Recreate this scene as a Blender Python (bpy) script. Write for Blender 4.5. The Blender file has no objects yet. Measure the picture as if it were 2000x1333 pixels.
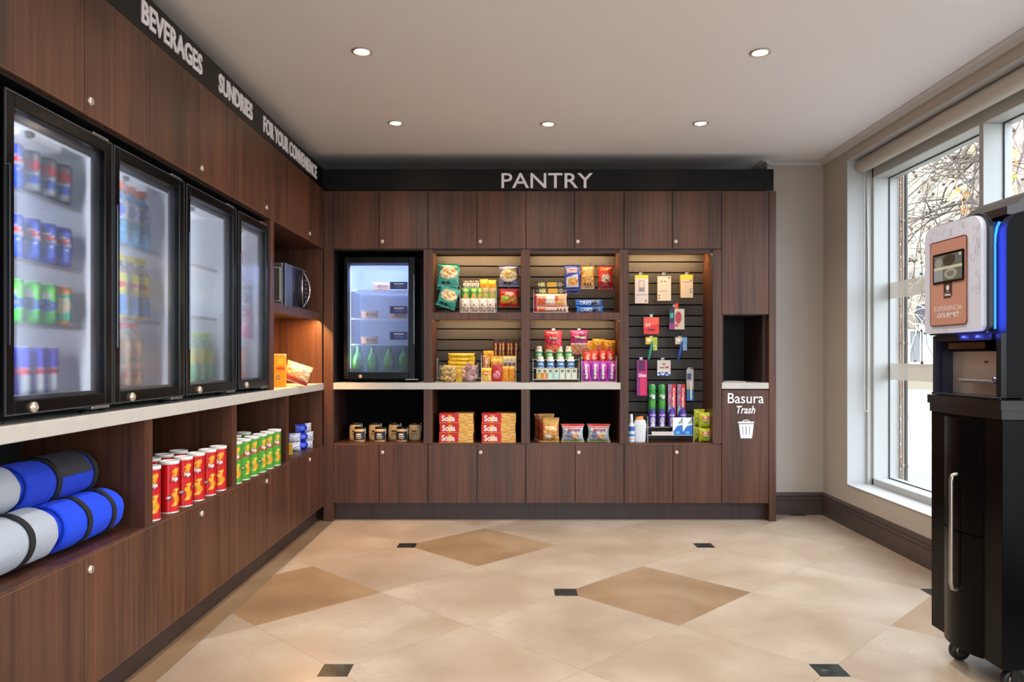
import bpy, math, random
from mathutils import Vector, Matrix, noise

# ------------------------------------------------------------------ camera, world, sun, exposure
S = bpy.context.scene
COL = S.collection
F = 1455.0            # focal length in pixels of the 2000 wide frame
CY, CZ = -5.093, 1.12
cam_d = bpy.data.cameras.new('camera'); cam = bpy.data.objects.new('camera', cam_d); COL.objects.link(cam)
cam.location = (0, CY, CZ); cam.rotation_euler = (math.pi/2, 0, 0)
cam_d.sensor_width = 36; cam_d.lens = 36*F/2000
cam_d.shift_x = -5/2000; cam_d.shift_y = 31.5/2000
cam_d.clip_start = .05; cam_d.clip_end = 300
S.camera = cam
S.view_settings.view_transform = 'Standard'; S.view_settings.look = 'None'
S.view_settings.gamma = 1; S.view_settings.use_curve_mapping = False
S.view_settings.exposure = 0.82
try:
    S.cycles.use_denoising = True
    S.cycles.max_bounces = 10; S.cycles.transparent_max_bounces = 16; S.cycles.transmission_bounces = 8
    S.cycles.sample_clamp_indirect = 6; S.cycles.caustics_refractive = False; S.cycles.caustics_reflective = False
except Exception: pass
W = bpy.data.worlds.new('sky'); S.world = W; W.use_nodes = True
bgn = W.node_tree.nodes['Background']; bgn.inputs[0].default_value = (.80, .89, 1.0, 1); bgn.inputs[1].default_value = 4.0
sd = bpy.data.lights.new('sun', 'SUN'); sun = bpy.data.objects.new('sun', sd); COL.objects.link(sun)
sd.energy = 4.0; sd.angle = .01; sd.color = (1, .94, .82)
sun.rotation_euler = Vector((.42, .62, -.66)).to_track_quat('-Z', 'Y').to_euler()

def area(name, loc, rot, sx, sy, power, color, parent=None, portal=False, spread=None):
    l = bpy.data.lights.new(name, 'AREA'); l.shape = 'RECTANGLE'; l.size = sx; l.size_y = sy
    l.energy = power; l.color = color
    if spread: l.spread = spread
    if portal: l.cycles.is_portal = True
    o = bpy.data.objects.new(name, l); COL.objects.link(o)
    o.rotation_euler = rot
    if parent is not None:
        o.parent = parent; o.location = Vector(loc) - wloc(parent)
    else: o.location = loc
    return o

# ------------------------------------------------------------------ helpers
def wloc(o):
    v = Vector((0, 0, 0))
    while o is not None: v += o.location; o = o.parent
    return v
def hx(h):
    h = h.lstrip('#'); r = []
    for i in (0, 2, 4):
        c = int(h[i:i+2], 16)/255; r.append(c/12.92 if c <= .04045 else ((c+.055)/1.055)**2.4)
    return tuple(r)
def thing(name, label, cat, loc=(0, 0, 0), group=None, rz=0):
    o = bpy.data.objects.new(name, None); COL.objects.link(o); o.location = loc; o.rotation_euler = (0, 0, rz)
    o.empty_display_size = .05
    o['label'] = label; o['category'] = cat
    if group: o['group'] = group
    return o
def tag(o, label, cat, group=None):
    o['label'] = label; o['category'] = cat
    if group: o['group'] = group
    return o

class MB:
    def __init__(s): s.v = []; s.f = []; s.m = []; s.c = []; s.sm = []
    def add(s, vs, fs, m=0, cols=None, smooth=False):
        b = len(s.v); s.v += [tuple(v) for v in vs]
        s.c += cols if cols else [(1, 1, 1)]*len(vs)
        for f in fs: s.f.append([b+i for i in f]); s.m.append(m); s.sm.append(smooth)
    def box(s, x0, x1, y0, y1, z0, z1, m=0, c=None, bev=0):
        x0, x1 = min(x0, x1), max(x0, x1); y0, y1 = min(y0, y1), max(y0, y1); z0, z1 = min(z0, z1), max(z0, z1)
        if bev > 0:
            b = min(bev, (x1-x0)/2.01, (y1-y0)/2.01, (z1-z0)/2.01)
            vs = []; idx = {}
            for ix in (0, 1):
                for iy in (0, 1):
                    for iz in (0, 1):
                        X = (x0, x1)[ix]; Y = (y0, y1)[iy]; Z = (z0, z1)[iz]
                        dx = b if ix == 0 else -b; dy = b if iy == 0 else -b; dz = b if iz == 0 else -b
                        idx[ix, iy, iz, 'x'] = len(vs); vs.append((X, Y+dy, Z+dz))
                        idx[ix, iy, iz, 'y'] = len(vs); vs.append((X+dx, Y, Z+dz))
                        idx[ix, iy, iz, 'z'] = len(vs); vs.append((X+dx, Y+dy, Z))
            fs = []
            def q(*k): fs.append([idx[i] for i in k])
            q((0,0,0,'x'),(0,0,1,'x'),(0,1,1,'x'),(0,1,0,'x')); q((1,0,0,'x'),(1,1,0,'x'),(1,1,1,'x'),(1,0,1,'x'))
            q((0,0,0,'y'),(1,0,0,'y'),(1,0,1,'y'),(0,0,1,'y')); q((0,1,0,'y'),(0,1,1,'y'),(1,1,1,'y'),(1,1,0,'y'))
            q((0,0,0,'z'),(0,1,0,'z'),(1,1,0,'z'),(1,0,0,'z')); q((0,0,1,'z'),(1,0,1,'z'),(1,1,1,'z'),(0,1,1,'z'))
            for a in (0, 1):
                for b2 in (0, 1):
                    q((a,b2,0,'x'),(a,b2,1,'x'),(a,b2,1,'y'),(a,b2,0,'y'))
                    q((a,0,b2,'x'),(a,1,b2,'x'),(a,1,b2,'z'),(a,0,b2,'z'))
                    q((0,a,b2,'y'),(1,a,b2,'y'),(1,a,b2,'z'),(0,a,b2,'z'))
            for a in (0, 1):
                for b2 in (0, 1):
                    for c2 in (0, 1): q((a,b2,c2,'x'),(a,b2,c2,'y'),(a,b2,c2,'z'))
            s.add(vs, fs, m, [c]*len(vs) if c else None)
            return s
        vs = [(x0,y0,z0),(x1,y0,z0),(x1,y1,z0),(x0,y1,z0),(x0,y0,z1),(x1,y0,z1),(x1,y1,z1),(x0,y1,z1)]
        s.add(vs, [(0,3,2,1),(4,5,6,7),(0,1,5,4),(1,2,6,5),(2,3,7,6),(3,0,4,7)], m, [c]*8 if c else None)
        return s
    def prism(s, pts, axis, a0, a1, m=0, smooth=False):
        # pts 2D; axis 'x' -> (y,z), 'y' -> (x,z), 'z' -> (x,y)
        def P(p, a): return {'x': (a, p[0], p[1]), 'y': (p[0], a, p[1]), 'z': (p[0], p[1], a)}[axis]
        n = len(pts)
        s.add([P(p, a0) for p in pts], [list(range(n))], m); s.add([P(p, a1) for p in pts], [list(range(n))[::-1]], m)
        s.add([P(p, a0) for p in pts]+[P(p, a1) for p in pts], [(i, (i+1) % n, n+(i+1) % n, n+i) for i in range(n)], m, None, smooth)
        return s
    def lathe(s, prof, n=24, m=0, colf=None, ax='z', o=(0, 0, 0), cap=True, mf=None):
        # prof: list of (r, h)
        vs = []; cs = []
        h0 = prof[0][1]; h1 = prof[-1][1]
        for r, h in prof:
            for i in range(n):
                a = 2*math.pi*i/n
                x, y = r*math.cos(a), r*math.sin(a)
                if ax == 'z': p = (o[0]+x, o[1]+y, o[2]+h)
                elif ax == 'y': p = (o[0]+x, o[1]+h, o[2]+y)
                else: p = (o[0]+h, o[1]+x, o[2]+y)
                vs.append(p); cs.append(colf(i/n, (h-h0)/(h1-h0+1e-9)) if colf else (1, 1, 1))
        k = len(prof)
        if mf is None:
            s.add(vs, [(j*n+i, j*n+(i+1) % n, (j+1)*n+(i+1) % n, (j+1)*n+i) for j in range(k-1) for i in range(n)], m, cs, True)
        else:
            b = len(s.v); s.v += vs; s.c += cs
            for j in range(k-1):
                for i in range(n):
                    s.f.append([b+j*n+i, b+j*n+(i+1) % n, b+(j+1)*n+(i+1) % n, b+(j+1)*n+i]); s.m.append(mf(j)); s.sm.append(True)
        if cap:
            if prof[0][0] > 1e-5: s.add(vs[:n], [list(range(n))[::-1]], m if mf is None else mf(0), cs[:n])
            if prof[-1][0] > 1e-5: s.add(vs[-n:], [list(range(n))], m if mf is None else mf(k-2), cs[-n:])
        return s
    def tube(s, pts, r, n=8, m=0, closed=False, cap=True):
        pts = [Vector(p) for p in pts]; k = len(pts); vs = []
        rr = r if isinstance(r, (list, tuple)) else [r]*k
        prev = None
        for i, p in enumerate(pts):
            if closed: d = pts[(i+1) % k]-pts[i-1]
            else: d = pts[min(i+1, k-1)]-pts[max(i-1, 0)]
            d.normalize()
            if prev is None:
                up = Vector((0, 0, 1)) if abs(d.z) < .9 else Vector((1, 0, 0))
                a = d.cross(up).normalized()
            else:
                a = (prev - d*prev.dot(d)).normalized()
            b = d.cross(a); prev = a
            for j in range(n):
                t = 2*math.pi*j/n; vs.append(p+(a*math.cos(t)+b*math.sin(t))*rr[i])
        fs = []
        for i in range(k if closed else k-1):
            for j in range(n):
                i2 = (i+1) % k
                fs.append((i*n+j, i*n+(j+1) % n, i2*n+(j+1) % n, i2*n+j))
        s.add(vs, fs, m, None, True)
        if cap and not closed:
            s.add(vs[:n], [list(range(n))[::-1]], m); s.add(vs[-n:], [list(range(n))], m)
        return s
    def grid(s, P, nu, nv, m=0, colf=None, smooth=True, closeu=False):
        vs = []; cs = []
        for j in range(nv+1):
            for i in range(nu if closeu else nu+1):
                u, v = i/nu, j/nv
                vs.append(P(u, v)); cs.append(colf(u, v) if colf else (1, 1, 1))
        w = nu if closeu else nu+1
        fs = [(j*w+i, j*w+(i+1) % w, (j+1)*w+(i+1) % w, (j+1)*w+i) for j in range(nv) for i in range(nu)]
        s.add(vs, fs, m, cs, smooth)
        return s
    def build(s, name, mats, parent=None, kind=None, loc=None, weld=False):
        o0 = wloc(parent) if parent is not None and loc is None else Vector((0, 0, 0))
        me = bpy.data.meshes.new(name)
        me.from_pydata([(v[0]-o0.x, v[1]-o0.y, v[2]-o0.z) for v in s.v], [], s.f)
        if not isinstance(mats, (list, tuple)): mats = [mats]
        for mt in mats: me.materials.append(mt)
        me.polygons.foreach_set('material_index', s.m); me.polygons.foreach_set('use_smooth', s.sm)
        if any(c != (1, 1, 1) for c in s.c):
            a = me.color_attributes.new('Col', 'FLOAT_COLOR', 'POINT')
            flat = []
            for c in s.c: flat += [c[0], c[1], c[2], 1]
            a.data.foreach_set('color', flat)
        me.update()
        o = bpy.data.objects.new(name, me); COL.objects.link(o)
        if parent is not None: o.parent = parent
        if loc is not None: o.location = loc
        if kind: o['kind'] = kind
        return o

def localpart(name, mb, mats, parent):          # verts already in the parent's own coordinates
    o = mb.build(name, mats, None); o.parent = parent; return o

def rrect(x0, x1, y0, y1, r, n=5):
    pts = []
    for cx, cy, a0 in ((x1-r, y0+r, -90), (x1-r, y1-r, 0), (x0+r, y1-r, 90), (x0+r, y0+r, 180)):
        for i in range(n+1):
            a = math.radians(a0+90*i/n); pts.append((cx+r*math.cos(a), cy+r*math.sin(a)))
    return pts

# ------------------------------------------------------------------ materials
MATS = {}
def P_(m, k, v):
    b = m.node_tree.nodes['Principled BSDF']
    if k in b.inputs: b.inputs[k].default_value = v
def mat(name, col=(.5, .5, .5), rough=.5, metal=0, spec=None, coat=0, emit=None, estr=0, bump=None, var=0, vscale=8):
    if name in MATS: return MATS[name]
    if isinstance(col, str): col = hx(col)
    m = bpy.data.materials.new(name); m.use_nodes = True; MATS[name] = m
    P_(m, 'Base Color', (*col, 1)); P_(m, 'Roughness', rough); P_(m, 'Metallic', metal); P_(m, 'Coat Weight', coat)
    if spec is not None: P_(m, 'Specular IOR Level', spec)
    nt = m.node_tree; b = nt.nodes['Principled BSDF']
    if emit is not None: P_(m, 'Emission Color', (*(hx(emit) if isinstance(emit, str) else emit), 1)); P_(m, 'Emission Strength', estr)
    if var:
        n = nt.nodes.new('ShaderNodeTexNoise'); n.inputs['Scale'].default_value = vscale; n.inputs['Detail'].default_value = 4
        g = nt.nodes.new('ShaderNodeNewGeometry'); nt.links.new(g.outputs['Position'], n.inputs['Vector'])
        r = nt.nodes.new('ShaderNodeValToRGB')
        r.color_ramp.elements[0].position = .3; r.color_ramp.elements[1].position = .7
        r.color_ramp.elements[0].color = (*[c*(1-var) for c in col], 1); r.color_ramp.elements[1].color = (*[min(1, c*(1+var)) for c in col], 1)
        nt.links.new(n.outputs[0], r.inputs[0]); nt.links.new(r.outputs[0], b.inputs['Base Color'])
    if bump:
        n = nt.nodes.new('ShaderNodeTexNoise'); n.inputs['Scale'].default_value = bump[0]
        g = nt.nodes.new('ShaderNodeTexCoord'); nt.links.new(g.outputs['Object'], n.inputs['Vector'])
        bp = nt.nodes.new('ShaderNodeBump'); bp.inputs['Strength'].default_value = bump[1]; bp.inputs['Distance'].default_value = .01
        nt.links.new(n.outputs[0], bp.inputs['Height']); nt.links.new(bp.outputs[0], b.inputs['Normal'])
    return m
def printmat(name, rough=.35, metal=0, coat=.2, bump=0, bscale=60):
    m = mat(name, (.8, .8, .8), rough, metal, coat=coat)
    nt = m.node_tree; a = nt.nodes.new('ShaderNodeAttribute'); a.attribute_name = 'Col'
    nt.links.new(a.outputs['Color'], nt.nodes['Principled BSDF'].inputs['Base Color'])
    if bump:
        n = nt.nodes.new('ShaderNodeTexNoise'); n.inputs['Scale'].default_value = bscale
        g = nt.nodes.new('ShaderNodeTexCoord'); nt.links.new(g.outputs['Object'], n.inputs['Vector'])
        bp = nt.nodes.new('ShaderNodeBump'); bp.inputs['Strength'].default_value = bump; bp.inputs['Distance'].default_value = .01
        nt.links.new(n.outputs[0], bp.inputs['Height']); nt.links.new(bp.outputs[0], nt.nodes['Principled BSDF'].inputs['Normal'])
    return m
def woodmat(name, ca, cb, rough=.42):
    m = mat(name, ca, rough); nt = m.node_tree; b = nt.nodes['Principled BSDF']
    g = nt.nodes.new('ShaderNodeNewGeometry')
    def nz(sc, det, s):
        mp = nt.nodes.new('ShaderNodeMapping'); mp.inputs['Scale'].default_value = sc
        nt.links.new(g.outputs['Position'], mp.inputs['Vector'])
        n = nt.nodes.new('ShaderNodeTexNoise'); n.inputs['Scale'].default_value = s; n.inputs['Detail'].default_value = det
        nt.links.new(mp.outputs[0], n.inputs['Vector']); return n
    n1 = nz((1, 1, .03), 5, 55); n2 = nz((1, 1, .08), 2, 7)
    mx = nt.nodes.new('ShaderNodeMath'); mx.operation = 'MULTIPLY_ADD'; mx.inputs[1].default_value = .55
    nt.links.new(n1.outputs[0], mx.inputs[0])
    h = nt.nodes.new('ShaderNodeMath'); h.operation = 'MULTIPLY'; h.inputs[1].default_value = .5
    nt.links.new(n2.outputs[0], h.inputs[0]); nt.links.new(h.outputs[0], mx.inputs[2])
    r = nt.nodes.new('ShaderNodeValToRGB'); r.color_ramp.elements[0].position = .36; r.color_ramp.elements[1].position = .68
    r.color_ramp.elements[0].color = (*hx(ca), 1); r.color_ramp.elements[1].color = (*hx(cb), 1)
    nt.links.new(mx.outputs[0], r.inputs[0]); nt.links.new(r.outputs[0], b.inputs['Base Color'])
    bp = nt.nodes.new('ShaderNodeBump'); bp.inputs['Strength'].default_value = .06; bp.inputs['Distance'].default_value = .005
    nt.links.new(n1.outputs[0], bp.inputs['Height']); nt.links.new(bp.outputs[0], b.inputs['Normal'])
    return m
def clearmat(name, tint=(1, 1, 1), fac=.1, rough=.05, col=(.9, .9, .9)):
    m = bpy.data.materials.new(name); m.use_nodes = True; MATS[name] = m; nt = m.node_tree
    b = nt.nodes['Principled BSDF']; b.inputs['Base Color'].default_value = (*col, 1); b.inputs['Roughness'].default_value = rough
    t = nt.nodes.new('ShaderNodeBsdfTransparent'); t.inputs[0].default_value = (*tint, 1)
    mx = nt.nodes.new('ShaderNodeMixShader'); mx.inputs[0].default_value = fac
    nt.links.new(t.outputs[0], mx.inputs[1]); nt.links.new(b.outputs[0], mx.inputs[2])
    nt.links.new(mx.outputs[0], nt.nodes['Material Output'].inputs[0]); return m
def winglass(name):
    m = bpy.data.materials.new(name); m.use_nodes = True; MATS[name] = m; nt = m.node_tree
    nt.nodes.remove(nt.nodes['Principled BSDF'])
    t = nt.nodes.new('ShaderNodeBsdfTransparent'); t.inputs[0].default_value = (.97, .98, .98, 1)
    g = nt.nodes.new('ShaderNodeBsdfGlossy'); g.inputs['Roughness'].default_value = .02
    lw = nt.nodes.new('ShaderNodeLayerWeight'); lw.inputs['Blend'].default_value = .5
    pw = nt.nodes.new('ShaderNodeMath'); pw.operation = 'POWER'; pw.inputs[1].default_value = 4; nt.links.new(lw.outputs['Facing'], pw.inputs[0])
    mu = nt.nodes.new('ShaderNodeMath'); mu.operation = 'MULTIPLY'; mu.inputs[1].default_value = .5; nt.links.new(pw.outputs[0], mu.inputs[0])
    mx = nt.nodes.new('ShaderNodeMixShader'); nt.links.new(mu.outputs[0], mx.inputs[0])
    nt.links.new(t.outputs[0], mx.inputs[1]); nt.links.new(g.outputs[0], mx.inputs[2])
    nt.links.new(mx.outputs[0], nt.nodes['Material Output'].inputs[0]); return m
def frostglass(name, rough, haze, hazecol):
    m = bpy.data.materials.new(name); m.use_nodes = True; MATS[name] = m; nt = m.node_tree
    b = nt.nodes['Principled BSDF']; b.inputs['Base Color'].default_value = (.97, .98, 1, 1); b.inputs['Roughness'].default_value = rough
    b.inputs['Transmission Weight'].default_value = 1; b.inputs['IOR'].default_value = 1.45; b.inputs['Specular IOR Level'].default_value = .3
    d = nt.nodes.new('ShaderNodeBsdfTranslucent'); d.inputs[0].default_value = (*hazecol, 1)
    mx = nt.nodes.new('ShaderNodeMixShader'); mx.inputs[0].default_value = haze
    nt.links.new(b.outputs[0], mx.inputs[1]); nt.links.new(d.outputs[0], mx.inputs[2])
    nt.links.new(mx.outputs[0], nt.nodes['Material Output'].inputs[0]); return m

WOOD = woodmat('walnut_laminate', '#311a0f', '#613924')
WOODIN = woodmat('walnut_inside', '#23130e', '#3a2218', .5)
KICK = woodmat('dark_kickboard', '#2a1d19', '#3c2b26', .45)
EDGE = mat('light_edge_band', '#75563f', .5)
COUNTER = mat('pale_counter_laminate', '#c2bcb4', .35, var=.04, vscale=20)
BLACK = mat('black_gloss', '#050506', .22, spec=.28)
BLACKM = mat('black_matte', '#070708', .6)
SATIN = mat('black_satin', '#0a0a0c', .35, spec=.3)
SIGN = mat('sign_black', '#060607', .4, spec=.25)
WHITE = mat('white_lettering', '#eeeaf4', .5, emit='#eeeaf4', estr=.0)
LETTER = mat('sign_letter_white', '#f4f2fa', .4)
CEIL = mat('ceiling_paint', '#efeff3', .85)
WALLP = mat('taupe_wall_paint', '#b9b0a6', .8, var=.02, vscale=3)
BASEM = mat('baseboard_brown', '#4a3f3b', .38)
GREYF = mat('window_frame_grey', '#b9bbb8', .45)
REVEAL = mat('window_reveal_paint', '#bdbfc0', .75)
CHROME = mat('chrome', '#d8d8d8', .18, 1)
STEEL = mat('brushed_steel', '#c9bdb2', .42, .6)
BRASS = mat('lock_metal', '#d8cbb8', .3, .8)
ACRYL = clearmat('clear_acrylic', fac=.05)
ACRYLE = clearmat('acrylic_edge', fac=.4, col=(.85, .85, .82), rough=.2)
BOWL = clearmat('bowl_glass', fac=.05)
SLAT = mat('slatwall_board', '#322e2b', .55)
SLATG = mat('slatwall_groove', '#030303', .9, spec=.05)
PRINT = printmat('printed_film', .28, 0, .35, .75, 70)
PRINTC = printmat('printed_card', .5, 0, 0)
PRINTM = printmat('printed_can', .25, .25, .3)
def em(name, col, s): return mat(name, (0, 0, 0), .5, emit=col, estr=s)
LEDW = em('led_warm', '#ffd9a0', 14)

# ------------------------------------------------------------------ text meshes
TXT = {}
def text2d(body, bold=0.0, space=1.0):
    k = (body, bold, space)
    if k in TXT: return TXT[k]
    c = bpy.data.curves.new('t', 'FONT'); c.body = body; c.offset = bold; c.space_character = space; c.resolution_u = 3
    c.align_x = 'LEFT'; c.fill_mode = 'FRONT'
    o = bpy.data.objects.new('t', c); COL.objects.link(o)
    bpy.context.view_layer.update()
    dg = bpy.context.evaluated_depsgraph_get()
    me = bpy.data.meshes.new_from_object(o.evaluated_get(dg))
    vs = [(v.co.x, v.co.y) for v in me.vertices]; fs = [tuple(p.vertices) for p in me.polygons]
    bpy.data.objects.remove(o); bpy.data.curves.remove(c); bpy.data.meshes.remove(me)
    xs = [v[0] for v in vs]; ys = [v[1] for v in vs]
    x0, x1, y0, y1 = min(xs), max(xs), min(ys), max(ys)
    vs = [((x-x0)/(x1-x0), (y-y0)/(y1-y0)) for x, y in vs]
    TXT[k] = (vs, fs); return TXT[k]
def text_on(mb, body, P, m=0, bold=0.0, c=None, thick=None):
    """P(u,v) maps the unit box of the word to a 3-D point; thick(vector) gives it depth"""
    vs, fs = text2d(body, bold)
    pts = [Vector(P(x, y)) for x, y in vs]
    mb.add(pts, fs, m, [c]*len(pts) if c else None)
    if thick is not None:
        t = Vector(thick); n = len(pts)
        edge = {}
        for f in fs:
            for i in range(len(f)):
                a, b = f[i], f[(i+1) % len(f)]
                if (b, a) in edge: del edge[(b, a)]
                else: edge[(a, b)] = 1
        mb.add(pts+[p+t for p in pts], [(a, n+a, n+b, b) for a, b in edge], m, [c]*(2*n) if c else None)
    return mb
# measurement helpers: a point of the photograph at a known distance
def sc(Y): return F/(Y-CY)
def at(px, py, Y): return Vector(((px-1005)/sc(Y), Y, CZ-(py-698)/sc(Y)))
def bx(px, Y=0): return (px-1005)/sc(Y)
def bz(py, Y=0): return CZ-(py-698)/sc(Y)
ORD = ['first', 'second', 'third', 'fourth', 'fifth', 'sixth', 'seventh', 'eighth', 'ninth']
# ------------------------------------------------------------------ room
FLX0, FLX1, FLY0, FLY1, CH = -1.80, 2.20, -8.0, .55, 2.514
def floormat():
    m = mat('marble_tile_floor', (.6, .5, .4), .22); nt = m.node_tree; b = nt.nodes['Principled BSDF']; L = nt.links.new
    g = nt.nodes.new('ShaderNodeNewGeometry'); sp = nt.nodes.new('ShaderNodeSeparateXYZ'); L(g.outputs['Position'], sp.inputs[0])
    def M(op, a, b2=None, c=None):
        n = nt.nodes.new('ShaderNodeMath'); n.operation = op
        for i, x in enumerate((a, b2, c)):
            if x is None: continue
            if isinstance(x, (int, float)): n.inputs[i].default_value = x
            else: L(x, n.inputs[i])
        return n.outputs[0]
    D = .4413
    U = M('DIVIDE', M('SUBTRACT', sp.outputs[0], -.6395), D); V = M('DIVIDE', M('SUBTRACT', sp.outputs[1], -.665), D)
    p = M('MULTIPLY', M('ADD', U, V), .5); q = M('MULTIPLY', M('SUBTRACT', V, U), .5)
    fp, fq = M('FLOOR', p), M('FLOOR', q)
    cb = nt.nodes.new('ShaderNodeCombineXYZ'); L(fp, cb.inputs[0]); L(fq, cb.inputs[1])
    wn = nt.nodes.new('ShaderNodeTexWhiteNoise'); L(cb.outputs[0], wn.inputs['Vector'])
    tone = wn.outputs['Value']
    # veined marble, offset per tile
    off = nt.nodes.new('ShaderNodeVectorMath'); off.operation = 'MULTIPLY_ADD'; L(wn.outputs['Color'], off.inputs[0]); off.inputs[1].default_value = (9, 9, 9); L(g.outputs['Position'], off.inputs[2])
    n1 = nt.nodes.new('ShaderNodeTexNoise'); n1.inputs['Scale'].default_value = 2.6; n1.inputs['Detail'].default_value = 5; n1.inputs['Distortion'].default_value = .3; L(off.outputs[0], n1.inputs['Vector'])
    n2 = nt.nodes.new('ShaderNodeTexNoise'); n2.inputs['Scale'].default_value = 16; n2.inputs['Detail'].default_value = 6; n2.inputs['Distortion'].default_value = .6; L(off.outputs[0], n2.inputs['Vector'])
    def ramp(f, stops):
        r = nt.nodes.new('ShaderNodeValToRGB'); e = r.color_ramp.elements
        while len(e) < len(stops): e.new(.5)
        for i, (pp, c) in enumerate(stops): e[i].position = pp; e[i].color = (*hx(c), 1)
        L(f, r.inputs[0]); return r.outputs[0]
    light = ramp(n1.outputs[0], [(.25, '#a28e78'), (.42, '#ae9b87'), (.55, '#b7a693'), (.72, '#c5b6a4')])
    dark = ramp(n1.outputs[0], [(.3, '#8c7054'), (.48, '#9a7e61'), (.68, '#aa9074')])
    def mix(f, a, c, bt='MIX'):
        x = nt.nodes.new('ShaderNodeMix'); x.data_type = 'RGBA'; x.blend_type = bt
        if isinstance(f, (int, float)): x.inputs[0].default_value = f
        else: L(f, x.inputs[0])
        for i, y in ((6, a), (7, c)):
            if isinstance(y, tuple): x.inputs[i].default_value = (*y, 1)
            else: L(y, x.inputs[i])
        return x.outputs[2]
    isd = None
    for (cp, cq) in ((0, -1), (0, -3), (-2, -1), (1, -5)):
        e = M('MULTIPLY', M('COMPARE', fp, cp, .1), M('COMPARE', fq, cq, .1))
        isd = e if isd is None else M('MAXIMUM', isd, e)
    c = mix(isd, light, dark)
    c = mix(M('MULTIPLY', M('SUBTRACT', n2.outputs[0], .5), .55), c, hx('#8f7458'))
    n3 = nt.nodes.new('ShaderNodeTexNoise'); n3.inputs['Scale'].default_value = 5; n3.inputs['Detail'].default_value = 7; n3.inputs['Roughness'].default_value = .65; L(off.outputs[0], n3.inputs['Vector'])
    ve = M('MULTIPLY', M('SUBTRACT', 1, M('MINIMUM', M('MULTIPLY', M('ABSOLUTE', M('SUBTRACT', n3.outputs[0], .5)), 60), 1)), M('MAXIMUM', M('MULTIPLY', M('SUBTRACT', n1.outputs[0], .5), 2.2), 0))
    c = mix(ve, c, hx('#8b7056'))
    v = M('MULTIPLY_ADD', tone, .12, .92)
    c = mix(1, c, mix(v, (0, 0, 0), (1, 1, 1)), 'MULTIPLY')
    vein = ramp(n2.outputs[0], [(.57, '#000000'), (.615, '#070707'), (.66, '#000000')])
    # joints
    def fr(x): 
        f_ = M('FRACT', x); return M('MINIMUM', f_, M('SUBTRACT', 1, f_))
    j = M('MINIMUM', fr(p), fr(q)); isj = M('LESS_THAN', j, .0032)
    c = mix(M('MULTIPLY', isj, .55), c, hx('#8b7560'))
    # dark square insets, every second corner
    pe, qe = M('MULTIPLY', M('ROUND', M('MULTIPLY', p, .5)), 2), M('MULTIPLY', M('ROUND', M('MULTIPLY', q, .5)), 2)
    cu, cv = M('SUBTRACT', pe, qe), M('ADD', pe, qe)
    ins = M('MULTIPLY', M('LESS_THAN', M('ABSOLUTE', M('SUBTRACT', U, cu)), .122), M('LESS_THAN', M('ABSOLUTE', M('SUBTRACT', V, cv)), .122))
    gr = ramp(n2.outputs[0], [(.4, '#141a19'), (.6, '#27302e'), (.72, '#59635f')])
    # plain border strip along the left cabinets
    bs = M('LESS_THAN', sp.outputs[0], -1.238)
    bl = M('LESS_THAN', M('ABSOLUTE', M('SUBTRACT', sp.outputs[0], -1.238)), .0015)
    c = mix(ins, c, gr)
    c = mix(bs, c, mix(1, light, hx('#dcc6ae'), 'MULTIPLY')); c = mix(M('MULTIPLY', bl, .7), c, hx('#8b7560'))
    L(c, b.inputs['Base Color'])
    b.inputs['Roughness'].default_value = .30
    return m
MB().box(FLX0, FLX1+.32, FLY0, FLY1+.1, -.12, 0).build('floor', floormat(), kind='structure')
mb = MB().box(FLX0-.2, FLX1+.32, FLY0-.2, FLY1+.2, CH, CH+.2)
mb.build('ceiling', CEIL, kind='structure')
MB().box(FLX0-.15, FLX0, FLY0, FLY1, 0, CH).build('wall_left', WALLP, kind='structure')
mb = MB(); mb.box(FLX0, -1.4, FLY0-.15, FLY0, 0, CH); mb.box(1.9, FLX1+.32, FLY0-.15, FLY0, 0, CH); mb.box(-1.4, 1.9, FLY0-.15, FLY0, 0, .1); mb.box(-1.4, 1.9, FLY0-.15, FLY0, 2.38, CH)
mb.build('wall_front', WALLP, kind='structure')
w2 = bpy.data.objects.new('added_window_2', None); COL.objects.link(w2); w2.location = (.25, FLY0-.08, .1); w2['kind'] = 'structure'  # unseen glazed opening behind the camera, added to let in frontal daylight
mb = MB()
for x in (-1.4, -.33, .77, 1.85): mb.box(x, x+.05, FLY0-.12, FLY0-.05, .1, 2.38)
mb.box(-1.35, 1.85, FLY0-.12, FLY0-.05, .1, .15); mb.box(-1.35, 1.85, FLY0-.12, FLY0-.05, 2.33, 2.38); mb.build('window_frame', GREYF, w2)
area('window_daylight', (.25, FLY0-.04, 1.24), (math.pi/2, 0, 0), 3.2, 2.2, 1, (1, 1, 1), portal=True)
PX0 = 1.80
mb = MB().box(FLX0, PX0, .50, .60, 0, CH); mb.box(PX0, FLX1+.32, .217, .60, 0, CH)
mb.build('wall_back', WALLP, kind='structure')
# right wall with the window opening
WY0, WY1, WZ0, WZ1 = -5.2, -.166, .277, 2.425
mb = MB()
mb.box(2.20, 2.52, WY1, .217, 0, CH); mb.box(2.20, 2.52, FLY0, WY0, 0, CH)
mb.box(2.20, 2.52, WY0, WY1, 0, WZ0-.0); mb.box(2.20, 2.52, WY0, WY1, WZ1, CH)
mb.build('wall_right', WALLP, kind='structure')
# painted reveal lining (inside face of the opening)
mb = MB(); mb.box(2.199, 2.353, WY1-.004, WY1, WZ0, WZ1); mb.box(2.195, 2.353, WY0, WY1, WZ0, WZ0+.004); mb.box(2.199, 2.353, WY0, WY1, WZ1-.004, WZ1)
mb.build('trim_1', REVEAL, kind='structure')
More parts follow.
